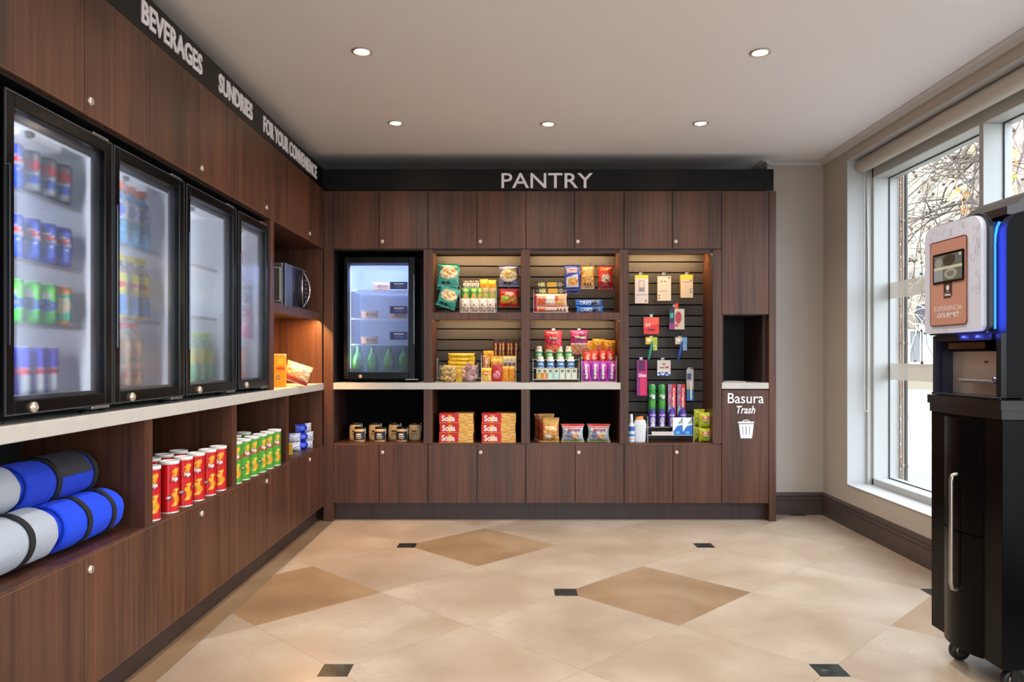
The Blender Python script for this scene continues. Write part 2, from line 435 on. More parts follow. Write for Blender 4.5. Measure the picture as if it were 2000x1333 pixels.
# cornice
def corn(mb, a, b, nrm, w=.055, h=.03):
    # a,b wall line end points (x,y), nrm into the room
    prof = [(0, 0), (w, 0), (w, -.006), (w*.55, -.012), (.02, -h*.8), (.016, -h), (0, -h)]
    A = [(a[0]+nrm[0]*p, a[1]+nrm[1]*p, CH+q) for p, q in prof]; B = [(b[0]+nrm[0]*p, b[1]+nrm[1]*p, CH+q) for p, q in prof]
    n = len(prof); mb.add(A+B, [(i, (i+1) % n, n+(i+1) % n, n+i) for i in range(n)]); mb.add(A, [list(range(n))]); mb.add(B, [list(range(n))])
mb = MB(); corn(mb, (2.2, .217), (2.2, FLY0), (-1, 0)); corn(mb, (PX0, .217), (2.2, .217), (0, -1)); corn(mb, (FLX0, .5), (PX0, .5), (0, -1), .075, .06)
corn(mb, (PX0, .5), (PX0, .217-.055), (-1, 0))
mb.build('trim_2', mat('cornice_paint', '#c9c7c6', .8), kind='structure')
def baseb(mb, a, b, nrm):
    prof = [(0, 0), (.018, 0), (.018, .098), (.014, .102), (.018, .106), (.018, .122), (.013, .126), (.016, .130), (.016, .142), (.010, .150), (.004, .157), (0, .157)]
    A = [(a[0]+nrm[0]*p, a[1]+nrm[1]*p, q) for p, q in prof]; B = [(b[0]+nrm[0]*p, b[1]+nrm[1]*p, q) for p, q in prof]
    n = len(prof); mb.add(A+B, [(i, (i+1) % n, n+(i+1) % n, n+i) for i in range(n)]); mb.add(A, [list(range(n))]); mb.add(B, [list(range(n))])
mb = MB(); baseb(mb, (PX0, .217), (2.2, .217), (0, -1)); mb.build('baseboard_back', BASEM, kind='structure')
mb = MB(); baseb(mb, (2.2, .217), (2.2, FLY0), (-1, 0)); mb.build('baseboard_right', BASEM, kind='structure')

# window
win = bpy.data.objects.new('window_1', None); COL.objects.link(win); win.location = (2.40, -2.7, WZ0); win['kind'] = 'structure'
mb = MB()
mb.box(2.353, 2.52, -.21, WY1, WZ0, WZ1, bev=.003); mb.box(2.353, 2.52, WY0, WY1, WZ0, .324, bev=.003); mb.box(2.353, 2.52, WY0, WY1, 2.297, WZ1, bev=.003)
mb.box(2.353, 2.52, WY0, WY0+.045, WZ0, WZ1); mb.box(2.325, 2.353, -.19, WY1, WZ0, WZ1)
mb.build('window_frame', GREYF, win)
for y in (-1.336, -2.48, -3.62, -4.5):
    MB().box(2.353, 2.50, y-.017, y+.017, .324, 2.297, bev=.002).build('mullion', GREYF, win)
ys = [-.21, -1.336, -2.48, -3.62, -4.5, WY0+.045]
GL = winglass('window_glass'); FROST = clearmat('frosted_band_film', (.95, .94, .92), .6, .5, (.86, .84, .79))
RUB = mat('rubber_gasket', '#2c302e', .6)
for i in range(5):
    a, b_ = ys[i+1]+(.017 if i < 4 else 0), ys[i]-(.017 if i else 0)
    MB().box(2.458, 2.464, a, b_, .324, 2.297).build('pane', GL, win)
    g = MB(); g.box(2.452, 2.458, b_-.006, b_, .324, 2.297); g.box(2.452, 2.458, a, a+.006, .324, 2.297); g.box(2.452, 2.458, a, b_, .324, .33); g.box(2.452, 2.458, a, b_, 2.291, 2.297)
    g.build('gasket', RUB, win)
    for z0, z1 in ((1.50, 1.606), (.973, 1.08)):
        MB().box(2.4555, 2.4575, a+.006, b_-.006, z0, z1).build('frosted_band', FROST, win)
# roller blind
rb = thing('roller_blind', 'rolled up pale window blind with a hanging cord loop above the window', 'blind', (2.285, -.19, 2.388))
ov = []
mb = MB().lathe([(.0, -.001), (.040, 0), (.046, -.006), (.046, -4.9), (0, -4.9)], 28, ax='y', o=(2.285, -.19, 2.378))
mb.build('blind_tube', mat('blind_fabric_cream', '#c9c2b8', .55), rb)
MB().lathe([(.022, 0), (.022, -.012)], 16, ax='y', o=(2.285, -.178, 2.378)).build('end_bracket', mat('white_plastic', '#dcdcdc', .4), rb)
pts = [(2.30, -.200, 2.35), (2.298, -.200, 1.6), (2.30, -.199, .80)]
for i in range(9):
    a = math.pi*i/8; pts.append((2.30+.011*(1-math.cos(a)), -.199, .79-.03*math.sin(a)))
pts += [(2.322, -.199, .80), (2.324, -.2, 1.7), (2.312, -.2, 2.35)]
MB().tube(pts, .0022, 6).build('cord', mat('white_cord', '#d9d9d6', .5), rb)

# ceiling downlights
LMET = mat('downlight_ring', '#cfc8bd', .3, .6); LGL = em('downlight_lens', '#ffe6bf', 30)
DL = [(-.706, -.665, 'back left corner'), (.20, -.645, 'middle of the back row'), (1.107, -.66, 'right end of the back row'), (-.695, -1.70, 'left of the nearer pair'), (1.122, -1.69, 'right of the nearer pair')]
DLB = [(-.70, -2.9), (.2, -2.9), (1.11, -2.9), (-.7, -4.3), (1.11, -4.3), (-.7, -5.7), (1.11, -5.7), (.2, -7)]  # out-of-view spotlight rows, added to light the room
def downlight(x, y, label, n):
    t = thing('ceiling_light', label, 'ceiling light', (x, y, CH), 'recessed spotlights in the ceiling')
    MB().lathe([(.045, -.001), (.047, -.005), (.040, -.007), (.033, -.002), (.031, .0)], 28, o=(x, y, CH), cap=False).build('ring', LMET, t)
    MB().lathe([(.0, -.0055), (.026, -.0055), (.029, -.002)], 24, o=(x, y, CH), cap=False).build('lens', LGL, t)
    l = bpy.data.lights.new('spot', 'SPOT'); l.energy = 23; l.color = (1, .92, .83); l.spot_size = 2.4; l.spot_blend = .9; l.shadow_soft_size = .04
    o = bpy.data.objects.new('spot', l); COL.objects.link(o); o.parent = t; o.location = (0, 0, -.02)
for x, y, n in DL: downlight(x, y, 'recessed warm ceiling spotlight, ' + n, n)
for i, (x, y) in enumerate(DLB): downlight(x, y, 'added unseen warm ceiling spotlight, above and behind the viewpoint', i)
# daylight portals in the window opening
area('window_daylight', (2.47, -2.7, 1.32), (0, math.pi/2, 0), 1.95, 4.9, 1, (1, 1, 1), portal=True)

# ------------------------------------------------------------------ cabinet geometry
seams = [-1.2356, -.590, .077, .7455, 1.4106, 1.7326]
CTZ0, CTZ1 = .8995, .945
DOORF = -.018
def knob_lock(par, x, z, y=DOORF, facing='y', r=.013):
    mb = MB()
    prof = [(.0, -.0065), (.0055, -.0065), (.006, -.005), (r*.7, -.0075), (r*.88, -.0065), (r, -.003), (r, 0)]
    if facing == 'y':
        mb.lathe([(a, b) for a, b in prof], 20, ax='y', o=(x, y, z)); mb.box(x-.001, x+.001, y-.0070, y-.006, z-.005, z+.005, 1)
    else:
        mb.lathe([(a, -b) for a, b in prof], 20, ax='x', o=(y, x, z)); mb.box(y+.006, y+.0070, x-.001, x+.001, z-.005, z+.005, 1)
    return mb.build('cabinet_lock', [BRASS, BLACKM], par)
G = .0022
def door_y(par, x0, x1, z0, z1, name='door'):
    mb = MB().box(x0+G, x1-G, DOORF, -.0005, z0+G, z1-G, bev=.0012)
    return mb.build(name, WOOD, par)
XL = -1.302     # plane of the left run's fronts
def door_x(par, y0, y1, z0, z1, name='door'):
    mb = MB().box(XL-.0175, XL, y0+G, y1-G, z0+G, z1-G, bev=.0012)
    mb.box(XL-.010, XL+.0002, y0+G-.0001, y0+G+.0013, z0+G, z1-G, 1)
    mb.box(XL-.010, XL+.0002, y0+G, y1-G, z0+G-.0002, z0+G+.0012, 1); mb.box(XL-.010, XL+.0002, y0+G, y1-G, z1-G-.0012, z1-G+.0002, 1)
    return mb.build(name, [WOOD, EDGE], par)
BD = .46        # cabinet depth back run
UNAME = ['above the black drinks fridge', 'above the teal snack bags', 'above the hanging chip bags', 'above the pegboard of toiletries']
for i in range(4):
    a, b_ = seams[i], seams[i+1]; mid = (a+b_)/2 if i else bx(741)
    mid = [bx(741), bx(931.5), bx(1121.5), bx(1312)][i]
    t = thing('wall_cabinet', 'upper walnut cabinet with two doors ' + UNAME[i], 'cabinet', ((a+b_)/2, BD/2, 1.855), 'upper cabinets of the back wall')
    MB().box(a+.001, b_-.001, 0, BD, 1.855, 2.254).build('body', WOOD, t)
    door_y(t, a, mid, 1.857, 2.254); d = door_y(t, mid, b_, 1.857, 2.254); knob_lock(d, mid+.023, bz(473))
LNAME = ['holding the honey jars', 'holding the cracker boxes', 'holding three chip bags', 'under the toiletries']
openx = [(-1.2356, -.6195), (-.560, .0455), (.105, .7175), (.777, 1.351)]
NZ = .532
for i in range(4):
    a, b_ = seams[i], seams[i+1]; ox0, ox1 = openx[i]
    mid = [bx(741), bx(932), bx(1123), bx(1313.5)][i]
    t = thing('base_cabinet', 'lower walnut cabinet with two doors ' + LNAME[i], 'cabinet', ((a+b_)/2, BD/2, 0), 'lower cabinets of the back wall')
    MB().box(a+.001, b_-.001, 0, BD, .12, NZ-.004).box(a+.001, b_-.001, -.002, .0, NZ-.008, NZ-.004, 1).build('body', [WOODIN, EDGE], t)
    MB().box(a+.001, b_-.001, 0, BD, NZ-.004, NZ-.0005).build('niche_floor', WOOD, t)
    door_y(t, a, mid, .122, .524); d = door_y(t, mid, b_, .122, .524); knob_lock(d, mid+.024, bz(883.5))
    if i < 3:
        if ox0 > a+.01: MB().box(a+.0005, ox0, -.016, BD, NZ, CTZ0-.0005).build('side_panel', WOOD, t)
        if ox1 < b_-.01:
            mb = MB().box(ox1, b_-.0005, -.016, BD, NZ, CTZ0-.0005)
            if i == 2: mb.box(bx(1212)-.0012, b_-.0005, -.016, BD, CTZ0-.0006, CTZ1)
            mb.build('side_panel', WOOD, t)
        mb = MB(); z = NZ
        zz = [NZ]+[bz(y, .42) for y in (853, 832.5, 812, 793)]
        for k in range(5):
            z1 = zz[k+1]-.004 if k < 4 else CTZ0-.0005
            mb.box(ox0, ox1, .40, BD, zz[k]+(.004 if k else 0), z1)
        mb.box(ox0, ox1, .41, BD, NZ, CTZ0-.001, 1); mb.build('back_panel', [mat('black_slat', '#070707', .8, spec=.1), SLATG], t)
        if i == 0: MB().box(ox0-.0, ox0+.004, 0, .40, NZ, CTZ0-.001).build('side_lining', WOODIN, t)
# kickboard, corner filler, end panel
MB().box(-1.2356, 1.7326, .05, .07, 0, .118).build('kickboard', KICK)
tag(bpy.data.objects['kickboard'], 'recessed dark brown plinth board under the back cabinets', 'plinth')
o = MB().box(XL, -1.2365, -.018, .06, 0, 2.254, bev=.001).build('corner_post', WOOD); tag(o, 'narrow vertical walnut filler strip in the corner between both cabinet runs', 'panel')
o = MB().box(1.7336, 1.7816, -.018, BD, 0, 2.254, bev=.001).build('end_panel', WOOD); tag(o, 'full height walnut end panel at the right end of the pantry', 'panel')
# display bays above the counter
SY = .25
zsl = [bz(y, SY) for y in (499.5, 520.5, 541.5, 562.5, 583.5, 604.5)]
pitch = (zsl[0]-zsl[-1])/5
def slat(par, x0, x1, z0, z1, offs=0):
    mb = MB(); z = zsl[0]+offs
    while z < z1: z += pitch
    edges = []
    while z > z0: edges.append(z); z -= pitch
    hi = z1
    for e in edges:
        if e >= z1-.004: continue
        mb.box(x0, x1, SY, SY+.018, e+.004, hi, bev=.0008); hi = e-.004
    if hi > z0: mb.box(x0, x1, SY, SY+.018, z0, hi)
    mb.box(x0, x1, SY+.012, SY+.03, z0, z1, 1)
    return mb.build('slat_panel', [SLAT, SLATG], par)
def led(par, x0, x1, y, z, power, color=(1, .64, .30)):
    MB().box(x0, x1, y-.005, y+.005, z-.004, z, bev=.001).build('led_strip', LEDW, par)
    area('strip_light', ((x0+x1)/2, y, z-.005), (math.radians(35), 0, 0), x1-x0, .012, power, color, par)
bays = []
BN = ['around the black drinks fridge', 'with teal snack bags and candy bowls', 'with chip bags, mints and purple sweets', 'tall, with hooks of accessories and toiletries']
for i in range(4):
    a, b_ = seams[i], seams[i+1]; ox0, ox1 = openx[i]
    zb = CTZ1 if i < 3 else NZ
    t = thing('display_bay', 'open walnut display bay ' + BN[i], 'shelf unit', ((ox0+ox1)/2, SY, zb), 'display bays of the back wall'); bays.append(t)
    mb = MB()
    dep = BD if i == 0 else SY
    if ox0 > a+.01: MB().box(a+.0005, ox0, -.016, BD, zb+.0005, 1.8545).build('side_panel', WOOD, t)
    mb.box(ox1, b_-.0005, -.016, BD, zb+.0005, 1.8545)
    mb.build('side_panel', WOOD, t)
    if i == 0:
        MB().box(ox0, ox1, .44, BD, zb+.001, 1.8545).box(ox0, ox0+.003, -.01, .44, zb+.001, 1.8545).box(ox1-.003, ox1, 0, .44, zb+.001, 1.8545).box(ox0+.003, ox1-.003, .0, .44, 1.849, 1.8545).build('black_lining', BLACKM, t)
    else:
        MB().box(ox0, ox1, -.002, .012, 1.832, 1.8545).build('valance', KICK, t)
        if i < 3:
            slat(t, ox0, ox1, 1.4245, 1.8540); slat(t, ox0, ox1, zb+.001, 1.3755, bz(643, SY)-bz(646.5, SY))
            MB().box(ox0, ox1, -.014, SY+.012, 1.387, 1.4245, bev=.001).box(ox0, ox1, -.014, .012, 1.3755, 1.389, bev=.001).build('shelf', WOOD, t)
            led(t, ox0+.03, ox1-.03, .12, 1.8535, 3.0); led(t, ox0+.03, ox1-.03, .12, 1.3865, 1.6)
        else:
            slat(t, ox0, ox1, zb+.001, 1.8540, bz(512, SY)-bz(499.5, SY)); led(t, ox0+.03, ox1-.03, .12, 1.8535, 3.0)
# countertops
o = MB().box(-1.2354, bx(1212)-.002, -.0195, BD, CTZ0, CTZ1, bev=.002).build('countertop', COUNTER); tag(o, 'pale grey worktop along the back cabinets', 'countertop')
# trash unit
a, b_ = seams[4], seams[5]
t = thing('trash_cabinet', 'tall walnut cabinet with a dark opening and the white trash lettering', 'cabinet', ((a+b_)/2, BD/2, 0))
mb = MB(); mb.box(a+.001, b_-.001, 0, BD, .12, .898); mb.box(a+.001, b_-.001, 0, BD, 1.406, 2.254); mb.box(a+.001, a+.014, 0, BD, .945, 1.406); mb.box(bx(1493), b_-.001, .03, BD, .945, 1.406); mb.box(a+.014, bx(1493), BD-.01, BD, .945, 1.406)
mb.build('body', WOODIN, t)
mb = MB().box(a+.014, a+.017, .002, BD-.01, .946, 1.405).box(bx(1493)-.004, bx(1493)-.001, .03, BD-.01, .946, 1.405, 1).box(a+.017, bx(1493)-.004, BD-.015, BD-.011, .946, 1.405)
mb.build('niche_lining', [BLACKM, WOODIN], t)
door_y(t, a, b_, 1.410, 2.254)
MB().box(a+.001, b_-.001, -.020, BD-.02, .903, .945, bev=.002).build('chute_sill', COUNTER, t)
MB().box(a+.03, a+.19, .06, .3, .9455, .952, bev=.002).build('chute_flap', COUNTER, t)
d = door_y(t, a, b_, .122, .898, 'trash_door')
mb = MB(); yy = DOORF-.0012
def tf(x0, y0, x1, y1, shear=0): return lambda u, v: (bx(x0)+(bx(x1)-bx(x0))*u + shear*v, yy, bz(y1)+(bz(y0)-bz(y1))*v)
text_on(mb, 'Basura', tf(1420, 768, 1490, 788), bold=.004); mb.build('lettering', LETTER, d); mb = MB(); text_on(mb, 'Trash', tf(1434.5, 793, 1472, 808, .011), bold=.016); mb.build('lettering', LETTER, d); mb = MB()
def q2(x0, y0, x1, y1, x2=None, x3=None):
    # quad: top edge x0..x1 at y0, bottom edge x2..x3 at y1
    x2 = x0 if x2 is None else x2; x3 = x1 if x3 is None else x3
    mb.add([(bx(x2), yy, bz(y1)), (bx(x3), yy, bz(y1)), (bx(x1), yy, bz(y0)), (bx(x0), yy, bz(y0))], [(0, 1, 2, 3)])
q2(1440, 823.5, 1471, 827)                       # lid
q2(1449, 820, 1462, 821.6); q2(1449, 820, 1450.8, 823.5); q2(1460.2, 820, 1462, 823.5)
# can body with three slots
q2(1441.5, 828.5, 1449, 832, 1442, 1449); q2(1449, 828.5, 1463, 832); q2(1463, 828.5, 1470.5, 832, 1463, 1470)
q2(1442, 832, 1448.2, 850, 1444.2, 1449.4); q2(1449.4, 832, 1454.9, 850, 1450.4, 1454.9); q2(1456.3, 832, 1461.8, 850, 1456.3, 1460.8); q2(1463, 832, 1470, 850, 1461.8, 1467.8)
q2(1444.2, 850, 1467.8, 856, 1445.2, 1466.8)
mb.build('trash_symbol', LETTER, d)
# sign boards
o = MB().box(XL-.0, bx(1509), -.022, .0, 2.259, 2.401, bev=.001).build('pantry_sign', SIGN); tag(o, 'long black header board with white PANTRY lettering over the back cabinets', 'sign')
mb = MB(); text_on(mb, 'PANTRY', lambda u, v: (bx(979.5)+(bx(1157)-bx(979.5))*u, -.028, bz(369)+(bz(340)-bz(369))*v), bold=.006, thick=(0, .005, 0)); mb.build('lettering', LETTER, o)
o = MB().box(XL-.02, XL-.0, -4.9, -.023, 2.259, 2.401, bev=.001).build('beverages_sign', SIGN); tag(o, 'black header board with white BEVERAGES, SUNDRIES lettering over the left cabinets', 'sign')
def LY(px, X=XL): return -X*F/(1005-px)+CY
for w, x0, x1, bo in (('BEVERAGES', 275, 393, .022), ('SUNDRIES', 426, 491.5, .022), ('FOR YOUR CONVENIENCE', 513.5, 617.5, .022)):
    ya, yb = LY(x0), LY(x1); xc = x0
    s_ = (1005-x0)/1.302; zt = {275: 2.372, 426: 2.372, 513.5: 2.372}[x0]; zbm = 2.288
    mb = MB(); text_on(mb, w, lambda u, v, ya=ya, yb=yb: (XL+.006, ya+(yb-ya)*u, zbm+(zt-zbm)*v), bold=bo, thick=(-.005, 0, 0)); mb.build('lettering', LETTER, o)

# ------------------------------------------------------------------ left run
LS = [-4.87, -4.05, -3.24, -2.43, -1.615, -.805, -.0185]
LM = [-4.46, -3.65, -2.835, -2.022, -1.21, -.385]
LD = -1.76
LU = ['above the viewpoint side, partly outside the view', 'at the far left edge of the photo', 'above the fridge of soda cans', 'above the fridge of sport drinks', 'above the two mostly empty fridges', 'above the microwave']
for i in range(6):
    a, b_, m_ = LS[i], LS[i+1], LM[i]
    t = thing('wall_cabinet', 'upper walnut cabinet ' + LU[i], 'cabinet', (XL-.2, (a+b_)/2, 1.857), 'upper cabinets of the left wall')
    MB().box(LD, XL-.018, a+.001, b_-.001, 1.857, 2.259).build('body', WOOD, t)
    door_x(t, a, m_, 1.857, 2.259); d = door_x(t, m_, b_, 1.857, 2.259); knob_lock(d, m_+.027, 1.905, XL, 'x')
LL = ['outside the view on the left', 'at the left photo edge under grey blankets', 'under the blue rolled blankets', 'under the red chip tubes', 'under the green chip tubes', 'in the corner under the blue cookie packs']
for i in range(6):
    a, b_, m_ = LS[i], LS[i+1], LM[i]
    t = thing('base_cabinet', 'lower walnut cabinet with an open niche ' + LL[i], 'cabinet', (XL-.2, (a+b_)/2, 0), 'lower cabinets of the left wall')
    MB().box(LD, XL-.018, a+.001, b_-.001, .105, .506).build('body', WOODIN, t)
    MB().box(LD, XL-.002, a+.001, b_-.001, .506, .519, bev=.001).build('niche_floor', WOOD, t)
    door_x(t, a, m_, .105, .513); d = door_x(t, m_, b_, .105, .513); knob_lock(d, m_+.027, .468, XL, 'x')
    if i not in (2,): MB().box(LD, XL-.006, a+.0005, a+.029, .519, .8965).build('side_panel', WOOD, t)
    if i not in (1,): MB().box(LD, XL-.006, b_-.029, b_-.0005, .519, .8965).build('side_panel', WOOD, t)
    MB().box(LD, LD+.01, a+.03, b_-.03, .519, .8965).build('back_panel', BLACKM, t)
o = MB().box(XL-.06, XL-.045, -4.87, -.03, 0, .104).build('kickboard', KICK); tag(o, 'recessed dark plinth board under the left cabinets', 'plinth')
o = MB().box(LD, XL+.002, -4.87, -.0185, .897, .943, bev=.002).build('countertop', COUNTER); tag(o, 'pale grey worktop running under the left row of fridges', 'countertop')
# fridge alcove and microwave bay
DVY = -1.09
t = thing('fridge_alcove', 'black lined alcove behind the left row of glass door fridges', 'shelf unit', (XL-.2, -3, .943))
MB().box(LD, LD+.01, -4.86, DVY-.031, .9435, 1.8565).box(LD+.01, XL-.02, -4.86, DVY-.031, 1.850, 1.8565).box(LD+.01, XL-.02, -4.87, -4.86, .9435, 1.8565).build('lining', BLACKM, t)
t = thing('microwave_bay', 'walnut bay with a shelf for the microwave and a warm lit niche below', 'shelf unit', (XL-.2, -.55, .943))
MB().box(LD, XL-.0, DVY-.030, DVY+.030, .9435, 1.8565, bev=.001).build('side_panel', WOOD, t)
MB().box(LD, XL-.004, -.045, -.0185, .9435, 1.8565, bev=.001).build('side_panel', WOOD, t)
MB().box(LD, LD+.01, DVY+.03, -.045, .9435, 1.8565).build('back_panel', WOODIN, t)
MB().box(LD+.01, XL-.004, DVY+.03, -.045, 1.380, 1.4175, bev=.001).box(XL-.024, XL-.004, DVY+.03, -.045, 1.366, 1.382, bev=.001).build('shelf', WOOD, t)
MB().box(XL-.034, XL-.028, DVY+.06, -.07, 1.376, 1.3798).build('led_strip', LEDW, t)
area('strip_light', (XL-.031, -.5, 1.3755), (0, 0, 0), .006, .8, 8.0, (1, .52, .17), t)
# ------------------------------------------------------------------ package builders (each in its own coordinates, base at z=0, front towards -Y)
def L_(base, *layers):
    base = hx(base); ls = []
    for l in layers: ls.append((l[0], l[1:-1] if l[0] != 'n' else l[1:5], hx(l[-1] if l[0] != 'n' else l[5]), l[6:] if l[0] == 'n' else None))
    def f(u, v):
        c = base
        for k, a, col, ex in ls:
            if k == 'r':
                if a[0] <= u <= a[2] and a[1] <= v <= a[3]: c = col
            elif k == 'e':
                if ((u-a[0])/a[2])**2+((v-a[1])/a[3])**2 < 1: c = col
            elif k == 'n':
                if a[0] <= u <= a[2] and a[1] <= v <= a[3] and noise.noise(Vector((u*ex[0], v*ex[0]*1.3, ex[1]))) > ex[2]: c = col
            elif k == 'd':      # slanted band: v between a0+a1*u and a2+a3*u
                if a[0]+a[1]*u <= v <= a[2]+a[3]*u: c = col
        return c
    return f
def bag_P(w, h, d, seed, crimp=.09, side=1, pinch=.06, shear=0, lean=0):
    def P(u, v):
        e = max(0, min(1, (v-crimp)/(1-2*crimp)))
        fv = math.sin(math.pi*e)**.55 if 0 < e < 1 else 0
        fu = math.sin(math.pi*u)**.6 if 0 < u < 1 else 0
        bul = fu*fv
        nz = noise.noise(Vector((u*5+seed*7, v*6, seed)))*.16 + noise.noise(Vector((u*13+seed*3, v*15, seed+4)))*.07
        x = (u-.5)*w*(1-pinch*fv) + .01*w*noise.noise(Vector((v*8, seed, u)))
        y = side*(-(d/2)*bul*(1+nz*1.4)-.0006) + (.0012*math.sin(u*70) if e in (0, 1) else 0)
        y += d*.04*noise.noise(Vector((u*4, v*4, seed+9)))
        return (x+shear*v*h, y+lean*v*h, v*h)
    return P
def make_bag(name, w, h, d, colf, seed=1, texts=(), nu=26, nv=34, crimp=.09, back=None, mats=None, pinch=.06, lean=0):
    """pillow bag; texts = (word, u0, v0, u1, v1, colour, bold)"""
    P = bag_P(w, h, d, seed, crimp, 1, pinch, 0, lean); Q = bag_P(w, h, d, seed, crimp, -1, pinch, 0, lean)
    mb = MB(); mb.grid(P, nu, nv, 0, colf); mb.grid(lambda u, v: Q(1-u, v), 12, 14, 0, lambda u, v: (back or colf)(1-u, v))
    o = mb.build(name, mats or PRINT)
    if texts:
        tb = MB()
        for tx in texts:
            wd, u0, v0, u1, v1, c = tx[:6]; bo = tx[6] if len(tx) > 6 else .02; rot = tx[7] if len(tx) > 7 else 0
            def PT(a, b):
                if rot == 90: uu, vv = u0+(u1-u0)*(1-b), v0+(v1-v0)*a
                elif rot == -90: uu, vv = u0+(u1-u0)*b, v1-(v1-v0)*a
                else: uu, vv = u0+(u1-u0)*a, v0+(v1-v0)*b
                p = P(uu, vv); return (p[0], p[1]-.0022-.03*d, p[2])
            text_on(tb, wd, PT, 0, bo, hx(c))
        localpart('lettering', tb, PRINTC, o)
    return o
def make_box(name, w, d, h, front, side=None, top=None, texts=(), nu=18, nv=24, m=None, bev=True):
    """printed carton; front face at y=-d/2"""
    mb = MB(); m = m or PRINTC; side = side or (lambda u, v: front(.02, v)); top = top or (lambda u, v: front(u, .98))
    hw, hd = w/2, d/2
    r = min(w, d, h)*.02
    mb.grid(lambda u, v: (-hw+w*u, -hd, h*v), nu, nv, 0, front, False)
    mb.grid(lambda u, v: (hw-w*u, hd, h*v), nu//2+2, nv//2+2, 0, lambda u, v: front(u, v), False)
    mb.grid(lambda u, v: (hw, -hd+d*u, h*v), max(4, nu//2), nv//2+2, 0, side, False)
    mb.grid(lambda u, v: (-hw, hd-d*u, h*v), max(4, nu//2), nv//2+2, 0, side, False)
    mb.grid(lambda u, v: (-hw+w*u, -hd+d*v, h), nu//2+2, 6, 0, top, False)
    mb.grid(lambda u, v: (-hw+w*u, hd-d*v, 0), 4, 4, 0, top, False)
    o = mb.build(name, m)
    if texts:
        tb = MB()
        for tx in texts:
            wd, u0, v0, u1, v1, c = tx[:6]; bo = tx[6] if len(tx) > 6 else .02; rot = tx[7] if len(tx) > 7 else 0
            def PT(a, b):
                if rot == 90: uu, vv = u0+(u1-u0)*(1-b), v0+(v1-v0)*a
                elif rot == -90: uu, vv = u0+(u1-u0)*b, v1-(v1-v0)*a
                else: uu, vv = u0+(u1-u0)*a, v0+(v1-v0)*b
                return (-hw+w*uu, -hd-.0007, h*vv)
            text_on(tb, wd, PT, 0, bo, hx(c))
        localpart('lettering', tb, PRINTC, o)
    return o
def cyl_text(tb, wd, rf, a0, a1, z0, z1, c, bold=.02, rot=0):
    """word on an upright round thing; angles in degrees, 0 = towards -Y, growing to the right (+X)"""
    def PT(x, y):
        if rot == 90: x, y = 1-y, x
        elif rot == -90: x, y = y, 1-x
        a = math.radians(a0+(a1-a0)*x); z = z0+(z1-z0)*y; r = rf(z)+.0007
        return (r*math.sin(a), -r*math.cos(a), z)
    text_on(tb, wd, PT, 0, bold, hx(c))
def cf(fn):
    """lathe angle fraction (0=+X, counter-clockwise) -> u with .5 at the front (-Y), 0..1 left to right"""
    return lambda a, v: fn((a-.25) % 1.0, v)
def make_can(name, r, h, fn, texts=(), lid='#c8c8ca', m=None, n=28):
    mb = MB()
    prof = [(r*.80, 0), (r*.84, .001), (r, .010)]
    K = 18
    prof += [(r, .010+(h-.024)*k/K) for k in range(1, K)]
    prof += [(r, h-.014), (r*.86, h-.003)]
    z0, z1 = .0, h-.003
    mb.lathe(prof, n, 0, cf(fn))
    o = mb.build(name, m or PRINTM)
    lb = MB().lathe([(r*.86, h-.003), (r*.87, h), (r*.83, h), (r*.80, h-.005), (0, h-.005)], n, cap=False); lb.box(-.004, .011, -.006, .006, h-.0048, h-.0036)
    localpart('lid', lb, mat('can_lid_aluminium', lid, .3, .9), o)
    if texts:
        tb = MB()
        for t in texts: cyl_text(tb, t[0], lambda z: r, *t[1:])
        localpart('lettering', tb, PRINTC, o)
    return o
def make_tube_pack(name, r, h, fn, texts, lidc='#e4e2de', rim='#c9c4bd', discs=()):
    mb = MB(); K = 26
    mb.lathe([(r*.985, .003)]+[(r*.985, .003+(h-.014)*k/K) for k in range(1, K+1)], 32, 0, cf(fn))
    mb.lathe([(r, 0), (r, .004), (r*.985, .005)], 32, 0, lambda a, v: hx(rim))
    o = mb.build(name, PRINTM)
    lb = MB().lathe([(r*.99, h-.013), (r*1.03, h-.012), (r*1.03, h-.002), (r*.99, h), (r*.9, h), (r*.88, h-.003), (0, h-.003)], 32, cap=False)
    localpart('lid', lb, mat('tube_lid_plastic', lidc, .35), o)
    tb = MB()
    for t in texts: cyl_text(tb, t[0], lambda z: r, *t[1:])
    localpart('lettering', tb, PRINTC, o)
    return o
def copy_tree(o, parent=None):
    c = o.copy(); COL.objects.link(c)
    if parent is not None: c.parent = parent
    for ch in list(o.children): copy_tree(ch, c)
    return c
USED = set()
def place(proto, loc, label=None, cat=None, group=None, rz=0, rx=0, ry=0, scale=None):
    """the first call moves the prototype itself, later calls copy it with its parts"""
    if proto.name in USED: o = copy_tree(proto)
    else: o = proto; USED.add(proto.name)
    o.location = loc; o.rotation_euler = (rx, ry, rz)
    if scale: o.scale = (scale,)*3 if isinstance(scale, (int, float)) else scale
    if label: tag(o, label, cat, group)
    return o
def make_bottle(name, prof, fn, capprof, capc, liquid=None, m=None, texts=(), n=24, rf=None, dense=30):
    # densify the profile so that the print is sharp
    pr = []
    H = prof[-1][1]
    for (r0, z0), (r1, z1) in zip(prof, prof[1:]):
        k = max(1, int(abs(z1-z0)/H*dense))
        for i in range(k): pr.append((r0+(r1-r0)*i/k, z0+(z1-z0)*i/k))
    pr.append(prof[-1])
    mb = MB().lathe(pr, n, 0, cf(fn)); o = mb.build(name, m or PRINT)
    cb = MB().lathe(capprof, n); localpart('cap', cb, mat('cap_'+capc.strip('#'), capc, .4), o)
    if texts:
        tb = MB()
        for t in texts: cyl_text(tb, t[0], rf, *t[1:])
        localpart('lettering', tb, PRINTC, o)
    return o
HOOK = mat('hook_chrome', '#cfcac2', .22, 1)
